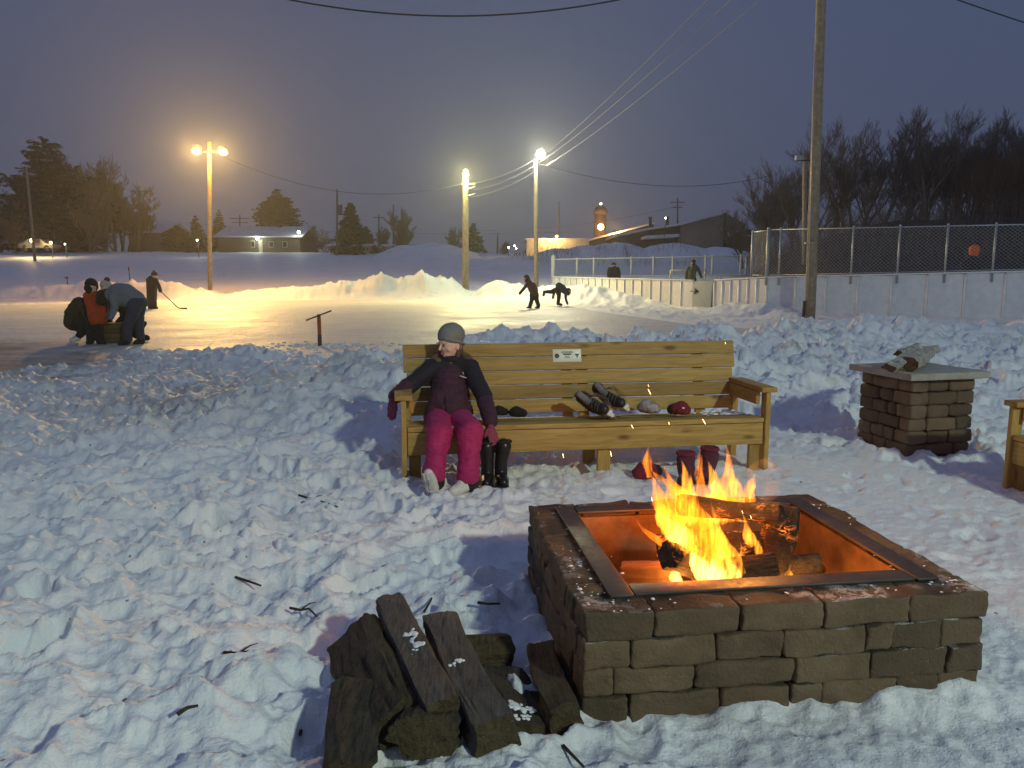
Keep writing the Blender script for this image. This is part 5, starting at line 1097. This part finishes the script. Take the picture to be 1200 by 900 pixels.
ge = P(806, 328, 46.5); gt = thing('hockey_goal', 'hockey goal with a thin frame and net behind the white boards', 'goal', (ge.x, ge.y, .46)); m = MB(); x0, x1, y0, z0 = ge.x - 1.05, ge.x + 1.05, ge.y, .46
GRD = plain('goal_paint', (.45, .42, .36), .5)
for a, b_ in (((x0, y0, z0), (x0, y0, z0 + 1.3)), ((x1, y0, z0), (x1, y0, z0 + 1.3)), ((x0, y0, z0 + 1.3), (x1, y0, z0 + 1.3)), ((x0, y0, z0 + .03), (x0 + .1, y0 + 1, z0 + .03)), ((x1, y0, z0 + .03), (x1 - .1, y0 + 1, z0 + .03)), ((x0 + .1, y0 + 1, z0 + .03), (x1 - .1, y0 + 1, z0 + .03)), ((x0, y0, z0 + 1.3), (x0 + .1, y0 + 1, z0 + .03)), ((x1, y0, z0 + 1.3), (x1 - .1, y0 + 1, z0 + .03))): m.tube([a, b_], .04, 8)
m.build('goal_frame', GRD, gt); m = MB()
for i in range(15): f = i / 14; m.tube([(x0 + (x1 - x0) * f, y0, z0 + 1.3), (x0 + .1 + (x1 - x0 - .2) * f, y0 + 1, z0 + .03)], .008, 3, False)
for i in range(9): f = i / 8; m.tube([(x0 + .1 * f, y0 + f, z0 + 1.3 - 1.27 * f), (x1 - .1 * f, y0 + f, z0 + 1.3 - 1.27 * f)], .008, 3, False)
m.build('net', FENCEW, gt, False)

# ------------------------------------------------------------------ buildings
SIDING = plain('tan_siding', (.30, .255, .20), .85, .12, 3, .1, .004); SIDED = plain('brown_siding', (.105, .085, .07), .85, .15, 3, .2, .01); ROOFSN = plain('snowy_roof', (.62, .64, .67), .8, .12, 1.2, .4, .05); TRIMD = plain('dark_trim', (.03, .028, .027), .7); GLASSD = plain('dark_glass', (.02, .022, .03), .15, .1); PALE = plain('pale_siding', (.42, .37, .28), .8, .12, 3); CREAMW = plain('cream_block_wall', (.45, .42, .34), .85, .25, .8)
def groove(m, a, b, z0, z1, n, out, w=.03):
    for i in range(n + 1): c = a.lerp(b, i / n); m.box(c + out * .015 + Vector((0, 0, (z0 + z1) / 2)), (w, w, z1 - z0))
def house(label, l, r, d, eave, ridge_, depth, wall, wins, door=None, roofm=ROOFSN, side=False):
    a, b_ = P(l[0], l[1], d), P(r[0], r[1], d); z0 = min(a.z, b_.z) - 1.2; ze = P(l[0], eave, d).z; zr = P(l[0], ridge_, d).z; t = thing('house', label, 'building', (a.x, a.y, z0))
    x0, x1 = a.x, b_.x; m = MB(); m.prism([(x0, d), (x1, d), (x1, d + depth), (x0, d + depth)], z0, ze)
    m.add([(x0, d, ze), (x0, d + depth, ze), (x0, d + depth / 2, zr - .1), (x1, d, ze), (x1, d + depth, ze), (x1, d + depth / 2, zr - .1)], [(0, 2, 1), (3, 4, 5)]); m.build('wall', wall, t, False)
    m = MB(); o = .5; e = .16
    for sg in (0, 1):
        ya, yb = (d - o, d + depth / 2) if sg == 0 else (d + depth + o, d + depth / 2); k = (zr - ze) / (depth / 2) * o
        vs = [(x0 - o, ya, ze - k), (x1 + o, ya, ze - k), (x1 + o, yb, zr), (x0 - o, yb, zr)]; vs2 = [(x, y, z + e) for x, y, z in vs]; m.add(vs + vs2, [(0, 1, 2, 3), (7, 6, 5, 4), (0, 4, 5, 1), (1, 5, 6, 2), (2, 6, 7, 3), (3, 7, 4, 0)])
    m.build('roof', roofm, t, False)
    for (wl, wt, wr, wb) in wins:
        p0, p1 = P(wl, wt, d), P(wr, wb, d); c = (p0 + p1) / 2; m = MB(); m.box((c.x, d - .03, c.z), (p1.x - p0.x, .06, p0.z - p1.z)); f = m.build('window', PALE, t, False); m = MB(); m.box((c.x, d - .05, c.z), ((p1.x - p0.x) * .78, .06, (p0.z - p1.z) * .8)); m.build('pane', GLASSD, f, False)
    if door: p0, p1 = P(door[0], door[1], d), P(door[2], door[3], d); c = (p0 + p1) / 2; m = MB(); m.box((c.x, d - .04, c.z), (p1.x - p0.x, .08, p0.z - p1.z)); m.build('door', PALE, t, False)
    return t
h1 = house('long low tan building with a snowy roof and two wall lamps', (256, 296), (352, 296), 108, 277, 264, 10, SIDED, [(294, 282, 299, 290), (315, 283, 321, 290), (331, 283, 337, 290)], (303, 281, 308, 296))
for px, py in ((301.5, 279.5), (350, 272)):
    q = P(px, py, 107.4); m = MB(); m.ball(q, (.2, .18, .2), 12, 8); m.build('wall_lamp', BULBC, h1); FAR_LIGHTS.append((q + Vector((0, -.8, -.1)), (.85, 1, .75), 130))
house('dark house with a snowy gable roof behind the bare trees at the left', (152, 296), (188, 296), 112, 272, 259, 12, SIDED, [])
house('pale trailer like shed at the left of the far fence line', (388, 297), (405, 297), 104, 288, 286.5, 3, PALE, []); house('small pale shed with a dark window beside the far trees', (416, 297), (433, 297), 103, 288, 286.5, 3, PALE, [(423, 289, 428, 293)]); house('tiny pale shed standing beside the big snow heap', (452, 297), (458, 297), 103, 288, 287, 2, PALE, [])
house('far grey house with dark walls behind the parked car at the left', (30, 300), (66, 300), 108, 284, 276, 8, SIDED, [(52, 284, 58, 289)])
ws = thing('warehouse', 'cream block building lit by orange lamps behind the white lamp pole', 'building', (P(650, 300, 98).x, 98, 0)); a, b_ = P(617, 298, 98), P(690, 298, 98); m = MB(); m.prism([(a.x, 98), (b_.x, 98), (b_.x, 108), (a.x, 108)], 0, P(640, 280.5, 98).z); m.build('wall', CREAMW, ws, False); m = MB(); m.prism([(a.x - .2, 97.8), (b_.x + .2, 97.8), (b_.x + .2, 108.2), (a.x - .2, 108.2)], P(640, 280.4, 98).z, P(640, 279.4, 98).z); m.build('roof', ROOFSN, ws, False)
for px, py, pw in ((652.5, 277, 420), (635.5, 281.5, 160), (644, 281.5, 160)):
    q = P(px, py, 97.4); m = MB(); r = .24 if pw > 500 else .13; m.ball(q, (r, r, r), 12, 8); m.build('wall_lamp', BULBF, ws); FAR_LIGHTS.append((q + Vector((0, -.6, -.1)), (1, .6, .2), pw))
# the arena: low long roof rising to a tall end wall
ar = thing('arena', 'big brown arena with sloping snowy roofs, two flue pipes and a tall blank end wall', 'building', (P(770, 300, 100).x, 100, 0))
def slab_from(pp, d0, d1, mat, name):
    f = [P(x, y, d0) for x, y in pp]; n = len(f); m = MB(); vs = [tuple(p) for p in f] + [(p.x + .0, d1, p.z) for p in f]; m.add(vs, [tuple(range(n)), tuple(reversed(range(n, 2 * n)))] + [(i, i + n, (i + 1) % n + n, (i + 1) % n) for i in range(n)]); return m.build(name, mat, ar, False)
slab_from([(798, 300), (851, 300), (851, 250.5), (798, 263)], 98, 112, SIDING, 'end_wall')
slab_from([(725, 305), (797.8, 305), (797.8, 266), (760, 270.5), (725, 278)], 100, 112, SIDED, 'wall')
slab_from([(672, 305), (724.8, 305), (766, 266), (766, 262), (672, 286)], 108, 118, SIDED, 'low_wing')
slab_from([(722, 277), (760, 269.3), (797, 264), (852, 249.2), (852, 247.8), (797, 261.5), (760, 267), (722, 275)], 96.5, 113, ROOFSN, 'roof'); slab_from([(668, 288), (767, 262), (767, 260.4), (668, 286)], 106.5, 119, ROOFSN, 'roof')
slab_from([(848.4, 250), (851.4, 249), (851.4, 300), (848.4, 300)], 97.6, 98.0, TRIMD, 'corner_trim')
slab_from([(757, 276), (796, 274), (796, 277.5), (757, 279.5)], 96, 99.9, ROOFSN, 'canopy_roof'); slab_from([(771, 285.5), (791, 284.5), (791, 288.5), (771, 289.5)], 99.6, 99.95, PALE, 'window')
an = thing('annex', 'low dark annex with a snowy roof at the right end of the arena', 'building', (P(872, 300, 99).x, 99, 0))
def slab2(pp, d0, d1, mat, name, par):
    f = [P(x, y, d0) for x, y in pp]; n = len(f); m = MB(); vs = [tuple(p) for p in f] + [(p.x, d1, p.z) for p in f]; m.add(vs, [tuple(range(n)), tuple(reversed(range(n, 2 * n)))] + [(i, i + n, (i + 1) % n + n, (i + 1) % n) for i in range(n)]); return m.build(name, mat, par, False)
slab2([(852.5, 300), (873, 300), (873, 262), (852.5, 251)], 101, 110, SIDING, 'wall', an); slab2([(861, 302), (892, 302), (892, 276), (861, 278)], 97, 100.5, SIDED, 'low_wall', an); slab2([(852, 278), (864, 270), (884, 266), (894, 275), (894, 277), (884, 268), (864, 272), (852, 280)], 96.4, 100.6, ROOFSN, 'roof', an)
slab2([(828, 293.5), (862, 292), (862, 294.5), (828, 296)], 95.6, 97.8, TRIMD, 'canopy', an)
for px, py0, py1 in ((762, 276, 255), (782, 276, 254.5)): m = MB(); m.tube([P(px, py0, 99), P(px, py1, 99)], .20, 10); m.tube([P(px, py1, 99), P(px, py1 - .8, 99)], .26, 10); m.build('flue_pipe', TRIMD, ar)
# water tower far behind, lit from below by an orange lamp
tw = thing('water_tower', 'tall domed tower far behind the arena with an orange lamp glowing at its foot', 'tower', tuple(P(703, 285, 150))); BRK = plain('tower_brick', (.16, .085, .06), .9, .2, .6); q0 = P(703, 290, 150)
def zz(py): return P(703, py, 150).z
m = MB(); m.tube([(q0.x, 150, zz(292)), (q0.x, 150, zz(262)), (q0.x, 150, zz(250))], [1.25, 1.2, 1.15], 12); m.build('shaft', BRK, tw); m = MB(); m.tube([(q0.x, 150, zz(251)), (q0.x, 150, zz(249)), (q0.x, 150, zz(246))], [1.4, 1.4, 1.3], 12); m.build('gallery', BRK, tw)
m = MB(); m.tube([(q0.x, 150, zz(246)), (q0.x, 150, zz(243.5)), (q0.x, 150, zz(241)), (q0.x, 150, zz(239)), (q0.x, 150, zz(236))], [1.25, 1.0, .55, .16, .06], 12); m.build('dome', TRIMD, tw)
m = MB(); m.ball((q0.x, 149.6, zz(239)), .22, 8, 6); m.build('beacon', emit('beacon', (1, .75, .6), 10), tw)
ql = P(704, 266, 145); m = MB(); m.ball(ql, (.55, .5, .55), 12, 8); m.build('lamp_glass', emit('orange_lamp', (1, .52, .10), 70), tw); FAR_LIGHTS.append((ql + Vector((0, -1, 0)), (1, .5, .1), 2200)); FAR_LIGHTS.append((P(722, 268, 106), (1, .55, .15), 1500))
# lights and vehicles at the far left road
cp = thing('parked_car', 'dim parked car with one lamp shining in front of the dark house at far left', 'car', (0, 0, 0)); a = P(47, 294, 96); CARP = plain('car_paint', (.10, .10, .11), .35, .1)
m = MB(); 
for pr_, w0 in (([(-2.1, .35), (2.1, .35), (2.15, .75), (1.2, .9), (.7, 1.4), (-.9, 1.42), (-1.5, .95), (-2.15, .85)], .85),): n = len(pr_); m.add([(a.x + x, a.y - w0, a.z + z) for x, z in pr_] + [(a.x + x, a.y + w0, a.z + z) for x, z in pr_], [tuple(range(n)), tuple(reversed(range(n, 2 * n)))] + [(i, i + n, (i + 1) % n + n, (i + 1) % n) for i in range(n)])
m.build('car_body', CARP, cp, False)
for wx in (-1.35, 1.35):
    for wy in (-.8, .8): m = MB(); m.tube([(a.x + wx, a.y + wy - .1, a.z + .33), (a.x + wx, a.y + wy + .1, a.z + .33)], .33, 14); m.build('wheel', BLACKR, cp)
m = MB(); m.prism([(a.x - .8, a.y - .87), (a.x + .6, a.y - .87), (a.x + .6, a.y - .855), (a.x - .8, a.y - .855)], a.z + .95, a.z + 1.33); m.build('side_window', GLASSD, cp, False)
for px, py, lab, pw, r in ((37.5, 282, 'bright yellow yard lamp low on the leaning pole at far left', 500, .42), (59.5, 284.5, 'small yellow porch lamp beside the parked car at far left', 160, .24), (76, 286, 'faint white lamp right of the parked car', 40, .14), (231, 281.5, 'dim white yard lamp between small conifers and the long building', 50, .18), (596, 290, 'small white far lamp low left of the cream building, lower left of three', 20, .16), (603, 288, 'small white far lamp low left of the cream building, topmost of three', 20, .16), (605, 291, 'small white far lamp low left of the cream building, lower right of three', 20, .14), (780, 255.5, 'tiny pale lamp above the arena roof', 20, .16)):
    q = P(px, py, 94); L_ = thing('yard_lamp', lab, 'lamp', tuple(q)); m = MB(); r *= .55; m.ball(q, (r, r * .8, r), 10, 7); m.build('lamp_glass', BULBF if pw > 100 else BULBC, L_); m = MB(); m.tube([q + Vector((0, .2, -2.2)), q + Vector((0, .2, .1))], .05, 6); m.build('stem', DKST, L_)
    if pw > 30: FAR_LIGHTS.append((q + Vector((0, -.7, 0)), (1, .68, .28) if pw > 100 else (1, .95, .85), pw))

# ------------------------------------------------------------------ trees
BARKT = plain('tree_bark', (.13, .105, .085), .9, .3, 5, .4, .01); TWIGM = plain('tree_twigs', (.15, .112, .088), .9, .25, 3); NEEDLE = plain('pine_needles', (.022, .034, .018), .8, .4, 2.5); NEEDLEG = plain('spruce_needles', (.016, .026, .016), .8, .4, 2.5); RUST = plain('rusty_twigs', (.10, .052, .025), .9, .3, 3)
def branch_set(seed, H, spread, depth=5, lean=0.0, trunks=1, up=.75, gap=.25, rmin=.013):
    rnd = random.Random(seed); tr = MB(); cr_ = MB()
    def grow(p, d, L, r, k):
        n = 3 if k < 3 else 2; pts = [p]; q = p.copy()
        for i in range(n):
            d = (d + Vector((rnd.gauss(0, .13), rnd.gauss(0, .13), rnd.gauss(0, .06) + .06))).normalized(); q = q + d * L / n; pts.append(q.copy())
        rr = [max(rmin, r * (1 - .45 * i / n)) for i in range(n + 1)]
        (tr if k == 0 else cr_).tube(pts, rr, 7 if k == 0 else (5 if k < 2 else 3), False)
        if k >= depth: return
        m_ = rnd.randint(4, 6) if k == 0 else rnd.randint(3, 5)
        for i in range(m_):
            f = gap + (1 - gap) * (i + rnd.random()) / m_ if k == 0 else .25 + .75 * (i + rnd.random()) / m_
            j = min(n - 1, int(f * n)); b0 = pts[j].lerp(pts[j + 1], f * n - j) if f < 1 else pts[-1]; az = rnd.uniform(0, 2 * PI); side = Vector((math.cos(az), math.sin(az), 0)); dd = (d * up + side * spread * rnd.uniform(.6, 1.15) + Vector((0, 0, .25))).normalized()
            grow(b0, dd, L * rnd.uniform(.42, .66), rr[min(n, j + 1)] * .55, k + 1)
        grow(q, d, L * .6, rr[-1] * .8, k + 1)
    for i in range(trunks):
        az = rnd.uniform(0, 2 * PI); grow(Vector((rnd.gauss(0, .3) * (trunks > 1), rnd.gauss(0, .3) * (trunks > 1), -.6)), Vector((math.cos(az) * .2 * (trunks > 1) + lean, math.sin(az) * .2 * (trunks > 1), 1)).normalized(), H * .5, .022 * H / (1 + .4 * (trunks > 1)), 0)
    return tr, cr_
def bare_tree(label, loc, seed, H, spread=.75, depth=4, trunks=1, group=None, rz=0, twig=TWIGM, gap=.25, rmin=.013):
    t = thing('bare_tree', label, 'tree', (0, 0, 0), 0, group); a, c = branch_set(seed, H, spread, depth, 0, trunks, gap=gap, rmin=rmin); local(a.build('trunk', BARKT), t); local(c.build('crown', twig), t); t.matrix_basis = Matrix.Translation(Vector(loc)) @ Matrix.Rotation(rz, 4, 'Z'); return t
def conifer(label, loc, seed, H, W, shape='cone', mat=NEEDLEG, layers=22, dens=1.0, group=None, bare=.08, clump=.30):
    rnd = np.random.default_rng(seed); t = thing('conifer', label, 'tree', (0, 0, 0), 0, group); m = MB(); m.tube([(0, 0, -.8), (0, 0, H * .5), (.05, 0, H * .97)], [.018 * H, .012 * H, .002 * H], 8)
    c = MB(); V = []
    for i in range(layers):
        f = i / (layers - 1); z = H * (bare + (1 - bare) * f) * .985
        if shape == 'cone': R = W * (1 - f) ** .8 + .04 * W
        elif shape == 'pine': R = W * (.78 + .22 * math.sin(f * 17 + seed)) * (1 - f ** 1.7) ** .75 * (1.0 if f > .15 else .75) + .13 * W
        else: R = W * math.sqrt(max(.02, 1 - (2 * f - .85) ** 2)) 
        nb_ = max(3, int((5 + 9 * (R / W)) * (1 if shape != 'pine' else .62)))
        for b_ in range(nb_):
            az = rnd.uniform(0, 2 * PI); L = R * rnd.uniform(.55, 1.12); dz = (.10 if shape == 'pine' else -.22) * L + rnd.normal(0, .03 * H * .3); p0 = np.array([0, 0, z]); p1 = np.array([math.cos(az) * L, math.sin(az) * L, z + dz])
            m.tube([p0, (p0 + p1) / 2 + np.array([0, 0, .03 * L]), p1], [.004 * H, .003 * H, .001 * H], 4, False)
            nn = int((10 + 26 * L / W) * dens)
            for k in range(nn):
                s = rnd.uniform(.22, 1.05); q = p0 + (p1 - p0) * s + rnd.normal(0, 1, 3) * np.array([.10, .10, .045]) * L * (.6 + .6 * s); a = rnd.normal(0, 1, 3); a /= np.linalg.norm(a); a[2] *= .4; b2 = np.cross(a, rnd.normal(0, 1, 3)); b2 /= np.linalg.norm(b2) + 1e-6; sz = clump * rnd.uniform(.5, 1.25)
                V.append((q - a * sz, q + b2 * sz * .35, q + a * sz, q - b2 * sz * .35))
    c.add([p for q in V for p in q], [(4 * i, 4 * i + 1, 4 * i + 2, 4 * i + 3) for i in range(len(V))])
    local(m.build('trunk', BARKT), t); local(c.build('crown', mat, None, False), t); t.matrix_basis = Matrix.Translation(Vector(loc)); return t
def at(px, py, d): q = P(px, py, d); return (q.x, d, min(q.z, float(ground_z(np.array([q.x]), np.array([float(d)]))[0][0]) + .0) if False else q.z)
def Hpx(py0, py1, d): return P(600, py1, d).z - P(600, py0, d).z
conifer('tallest ragged white pine in the dark grove at the left', at(64, 298, 106), 4, Hpx(298, 163, 106), 6.6, 'pine', NEEDLE, 30, 3.0, None, .10, .46)
conifer('broad dark pine lobe leaning out on the left side of the tall white pine', at(30, 298, 110), 9, Hpx(298, 205, 110), 5.0, 'pine', NEEDLE, 24, 2.6, None, .06, .46)
conifer('dark bushy pine on the right shoulder of the tall white pine', at(92, 298, 108), 12, Hpx(298, 200, 108), 5.2, 'pine', NEEDLE, 24, 2.6, None, .05, .46)
for i, (px, top, d, sd) in enumerate(((2, 215, 112, 31), (112, 190, 108, 32), (135, 190, 107, 33), (150, 214, 112, 34), (96, 205, 118, 35), (18, 232, 104, 36), (165, 236, 118, 37), (120, 215, 113, 38), (75, 220, 116, 39), (124, 186, 110, 40), (143, 196, 113, 41), (160, 222, 110, 42), (-14, 205, 110, 43), (106, 214, 104, 45))): bare_tree('bare leafless tree in the dark grove at the left', at(px, 300, d), sd, Hpx(300, top, d) * .98, .8, 5, 1, 'bare trees in the left grove', gap=.12, rmin=.024)
conifer('round topped pine rising behind the long low building', at(327, 292, 116), 17, Hpx(292, 221, 116), 3.1, 'oval', NEEDLE, 20, 1.5, None, .2, .40)
conifer('small pointed spruce just left of the left light pole', at(231, 296, 106), 18, Hpx(296, 253, 106), 1.6, 'cone', NEEDLEG, 18, 1.2); conifer('small pointed spruce touching the left end of the long building', at(259, 294, 112), 19, Hpx(294, 246, 112), 1.7, 'cone', NEEDLEG, 18, 1.2); conifer('low rounded evergreen between the gabled house and the small spruces', at(208, 296, 107), 20, Hpx(296, 264, 107), 1.9, 'oval', NEEDLEG, 14, 1.2)
conifer('dense dark cone shaped spruce in the middle distance', at(412, 297, 104), 21, Hpx(297, 238, 104), 2.7, 'cone', NEEDLEG, 24, 1.9, None, .02, .4); conifer('smaller dark spruce joined to the right of the dense middle spruce', at(430, 297, 106), 22, Hpx(297, 266, 106), 1.8, 'cone', NEEDLEG, 16, 1.4); conifer('dark spruce just right of the greenish lamp pole', at(555, 294, 100), 23, Hpx(294, 262, 100), 1.5, 'cone', NEEDLEG, 16, 1.3)
for i, (px, top, d, lab, tk) in enumerate(((470, 243, 104, 'full rounded bare tree beside the big snow heap', 2), (371, 258, 112, 'thin bare tree between the long building and the spruce', 1), (384, 262, 110, 'pale bare sapling left of the dense middle spruce', 1), (450, 262, 108, 'low bare tree behind the small sheds', 1), (533, 262, 102, 'small bare tree left of the greenish lamp pole', 2), (192, 262, 116, 'low bare tree right of the snowy gable', 1), (243, 268, 118, 'low bare tree behind the left light pole', 1), (590, 278, 104, 'low dark bush of bare twigs at the far middle', 3), (622, 283, 101, 'bare shrub in front of the cream building', 3))): bare_tree(lab, at(px, 299, d), 50 + i, Hpx(299, top, d) * .95, .85, 5 if i in (0, 1, 3) else 4, tk, gap=.12, rmin=.022)
# woods on the hill at the right: five kinds of bare tree, each copied
protos = []; WG = 'bare trees of the woods on the right hill'
SPOTS = [(1032, 124, 63), (880, 222, 72), (896, 208, 70), (912, 196, 68), (928, 180, 66), (944, 190, 74), (960, 168, 64), (978, 148, 66), (995, 140, 62), (1012, 150, 70), (1050, 140, 68), (1068, 126, 64), (1085, 122, 62), (1102, 138, 66), (1120, 146, 70), (1136, 136, 62), (1152, 140, 66), (1168, 134, 63), (1184, 142, 61), (1200, 138, 64), (1216, 150, 60), (1240, 145, 62), (1268, 140, 62), (870, 245, 76), (1060, 165, 80), (1160, 160, 80)]
HILLP = []
def hill_z(X, Y):
    bx = np.array([10, 17.5, 24, 29, 36, 70]); hh = np.array([.0, .8, 3.2, 3.9, 4.3, 4.4])
    h = np.interp(X * 58.0 / np.clip(Y, 30, 200), bx, hh); toe = sstep(0, 12, Y - (40 + .0 * X)) 
    return .9 + h * toe * (1 + .10 * fbm(X * .2, Y * .2, 55, 3)) + .12 * fbm(X * 1.1, Y * 1.1, 56, 3)
hx, hy = np.meshgrid(np.linspace(13, 85, 200), np.linspace(38, 130, 170)); hz = hill_z(hx, hy); edge = sstep(13, 20, hx * 58 / hy) ; hz = hz * edge + (-1) * (1 - edge)
HILLM = plain('leaf_litter', (.040, .032, .026), .95, .5, 1.4, .8, .12); hill = kind(grid_mesh('hill', hx, hy, hz, HILLM), 'structure')
for i, (px, top, d) in enumerate(SPOTS):
    q = P(px, 290, d); zb = float(hill_z(np.array([q.x]), np.array([float(d)]))[0]); zb = max(zb, 2.0); H = P(px, top, d).z - zb; rz = i * 1.7
    if i < 5:
        t = bare_tree('bare leafless tree standing in the dense woods on the right hill', (q.x, d, zb), 70 + i, 10.0, (.62, .70, .55, .66, .75)[i], 5 if i else 5, 1 if i != 3 else 2, WG, 0, gap=.2, rmin=.0085); protos.append(t); sc_ = H / 10.3; t.matrix_basis = Matrix.Translation((q.x, d, zb)) @ Matrix.Diagonal((sc_, sc_, sc_, 1))
    else:
        sc_ = H / 10.3; dup(protos[i % 5], Matrix.Translation((q.x, d, zb)) @ Matrix.Rotation(rz, 4, 'Z') @ Matrix.Diagonal((sc_ * 1.1, sc_ * 1.1, sc_, 1)))
# brush along the foot of the woods and on the snow bank
def brush(name, label, n, fn, mat, hmin, hmax, seed, lean=.35, r=.012):
    rnd = random.Random(seed); m = MB()
    for _ in range(n):
        p = fn(rnd); h = rnd.uniform(hmin, hmax); d = Vector((rnd.gauss(0, lean), rnd.gauss(0, lean), 1)).normalized(); q = p + d * h; m.tube([p - Vector((0, 0, .3)), p + d * h * .5 + Vector((rnd.gauss(0, .05), 0, 0)), q], [r, r * .8, r * .3], 3, False)
        for k in range(3): s = rnd.uniform(.35, .9); b_ = p + d * h * s; m.tube([b_, b_ + Vector((rnd.gauss(0, .3), rnd.gauss(0, .3), .35)) * h * .4], [r * .6, r * .2], 3, False)
    o = m.build(name, mat, None, False); return kind(tag(o, label, 'undergrowth'), 'stuff')
def onhill(rnd):
    y = rnd.uniform(44, 62); x = y * rnd.uniform(.31, .80); return Vector((x, y, float(hill_z(np.array([x]), np.array([y]))[0])))
brush('undergrowth', 'dark tangle of brush along the foot of the right hill', 2600, onhill, TWIGM, .6, 2.2, 3)
def rustp(rnd):
    y = rnd.uniform(52, 60); px = min(1290, max(1120, rnd.gauss(1195, 42))); x = P(px, 250, y).x; return Vector((x, y, float(hill_z(np.array([x]), np.array([y]))[0])))
brush('undergrowth', 'rusty brown brush at the right edge of the woods', 900, rustp, RUST, 2.0, 5.2, 4, .16, .016)
def bankp(rnd):
    px = rnd.choice((655, 672, 705, 742, 620, 640, 770, 800)) + rnd.gauss(0, 9); d = rnd.uniform(79.5, 84); x = P(px, 290, d).x; return Vector((x, d, float(ground_z(np.array([x]), np.array([d]))[0][0])))
brush('undergrowth', 'snowed under shrubs poking out of the far snow bank', 420, bankp, TWIGM, .3, 1.1, 5, .5, .014)
# ------------------------------------------------------------------ world, lamps, air, camera
w = bpy.data.worlds.new('World'); S.world = w; w.use_nodes = True; wt = w.node_tree; wt.nodes.clear()
def wn(t): return wt.nodes.new(t)
wo = wn('ShaderNodeOutputWorld'); bg = wn('ShaderNodeBackground'); wt.links.new(bg.outputs[0], wo.inputs[0])
sky = wn('ShaderNodeTexSky'); sky.sky_type = 'NISHITA'; sky.sun_disc = False; sky.sun_elevation = math.radians(-3.5); sky.sun_rotation = math.radians(100); sky.air_density = 1.5; sky.dust_density = 2
tc = wn('ShaderNodeTexCoord'); sx = wn('ShaderNodeSeparateXYZ'); wt.links.new(tc.outputs['Generated'], sx.inputs[0])
rp = wn('ShaderNodeValToRGB'); wt.links.new(sx.outputs[2], rp.inputs[0]); cr = rp.color_ramp
for e in range(2): cr.elements.new(.5)
for e, (p, c) in zip(cr.elements, [(0, (1.06, 1.20, 1.80)), (.12, (.90, 1.12, 1.90)), (.42, (.76, 1.04, 2.0)), (1, (1.2, 1.62, 3.3))]): e.position = p; e.color = (*c, 1)
mx = wn('ShaderNodeMix'); mx.data_type = 'RGBA'; mx.inputs[0].default_value = .88
wt.links.new(sky.outputs[0], mx.inputs[6]); wt.links.new(rp.outputs[0], mx.inputs[7])
wt.links.new(mx.outputs[2], bg.inputs[0]); bg.inputs[1].default_value = .091

def lamp(name, loc, col, power, radius=.15, target=None, cone=None, blend=.5):
    l = bpy.data.lights.new(name, 'SPOT' if cone else 'POINT'); l.energy = power; l.color = col; l.shadow_soft_size = radius
    o = bpy.data.objects.new(name, l); COL.objects.link(o); o.location = loc
    if cone: l.spot_size = math.radians(cone); l.spot_blend = blend
    if target is not None: o.rotation_euler = (Vector(target) - Vector(loc)).to_track_quat('-Z', 'Y').to_euler()
    return o
sun = bpy.data.lights.new('sun', 'SUN'); sun.energy = .04; sun.angle = math.radians(30); sun.color = (.75, .82, 1)
so = bpy.data.objects.new('sun', sun); COL.objects.link(so); so.rotation_euler = (math.radians(60), 0, math.radians(-40))
cam = bpy.data.cameras.new('camera'); co_ = bpy.data.objects.new('camera', cam); COL.objects.link(co_)
co_.location = (0, 0, CH); co_.rotation_euler = (PI / 2 - PITCH, 0, 0); cam.sensor_width = 36; cam.lens = 36 * FPX / 1200; cam.clip_end = 3000; cam.clip_start = .05
S.camera = co_
S.view_settings.view_transform = 'Standard'; S.view_settings.look = 'None'; S.view_settings.exposure = 0; S.view_settings.gamma = 1
S.view_settings.use_curve_mapping = False
S.cycles.use_denoising = True; S.cycles.max_bounces = 6; S.cycles.diffuse_bounces = 3; S.cycles.glossy_bounces = 2; S.cycles.transparent_max_bounces = 16; S.cycles.volume_bounces = 0
S.cycles.sample_clamp_indirect = 4
try: S.cycles.denoiser = 'OPENIMAGEDENOISE'
except Exception: pass
SODIUM = (1, .63, .19); MERC = (.92, 1, .62); WHITE = (.95, 1, .88)
# floodlights of the rink: left pole
for q in LEFT_HEADS: lamp('sodium_floodlight', q + Vector((0, -.3, -.1)), SODIUM, 8300, .2, (-6, 22, 0), 128, .7); lamp('sodium_spill', q + Vector((0, -.3, -.1)), (1, .47, .085), 2300, .2)
lamp('mercury_light', MID_HEAD + Vector((0, -.35, -.1)), (1, .84, .34), 5000, .2, (1, 24, 0), 128, .7)
lamp('white_light', WHITE_HEAD + Vector((0, -.35, -.1)), (1, .90, .52), 6300, .2, (5, 25, 0), 128, .7)
lamp('mercury_spill', MID_HEAD + Vector((0, -.35, 0)), (.97, 1, .4), 1300, .2); lamp('white_spill', WHITE_HEAD + Vector((0, -.45, 0)), (.97, 1, .8), 1500, .2)
lamp('yard_light', YARD_HEAD, (.84, 1, .80), 6100, .42)
for q, pw in (((.72, 3.02, .42), 22), ((.98, 3.06, .78), 22), ((.70, 2.98, .25), 8), ((1.10, 3.0, .25), 8)):
    lamp('fire_light', q, (1, .36, .06), pw, .09)
for q, c, pw in FAR_LIGHTS: lamp('far_light', q, c, pw, .15)
if HAZE > 0:
    hb = MB().box((0, 230, 19), (920, 600, 42)).build('haze', NTH(), smooth=False); kind(hb, 'stuff')
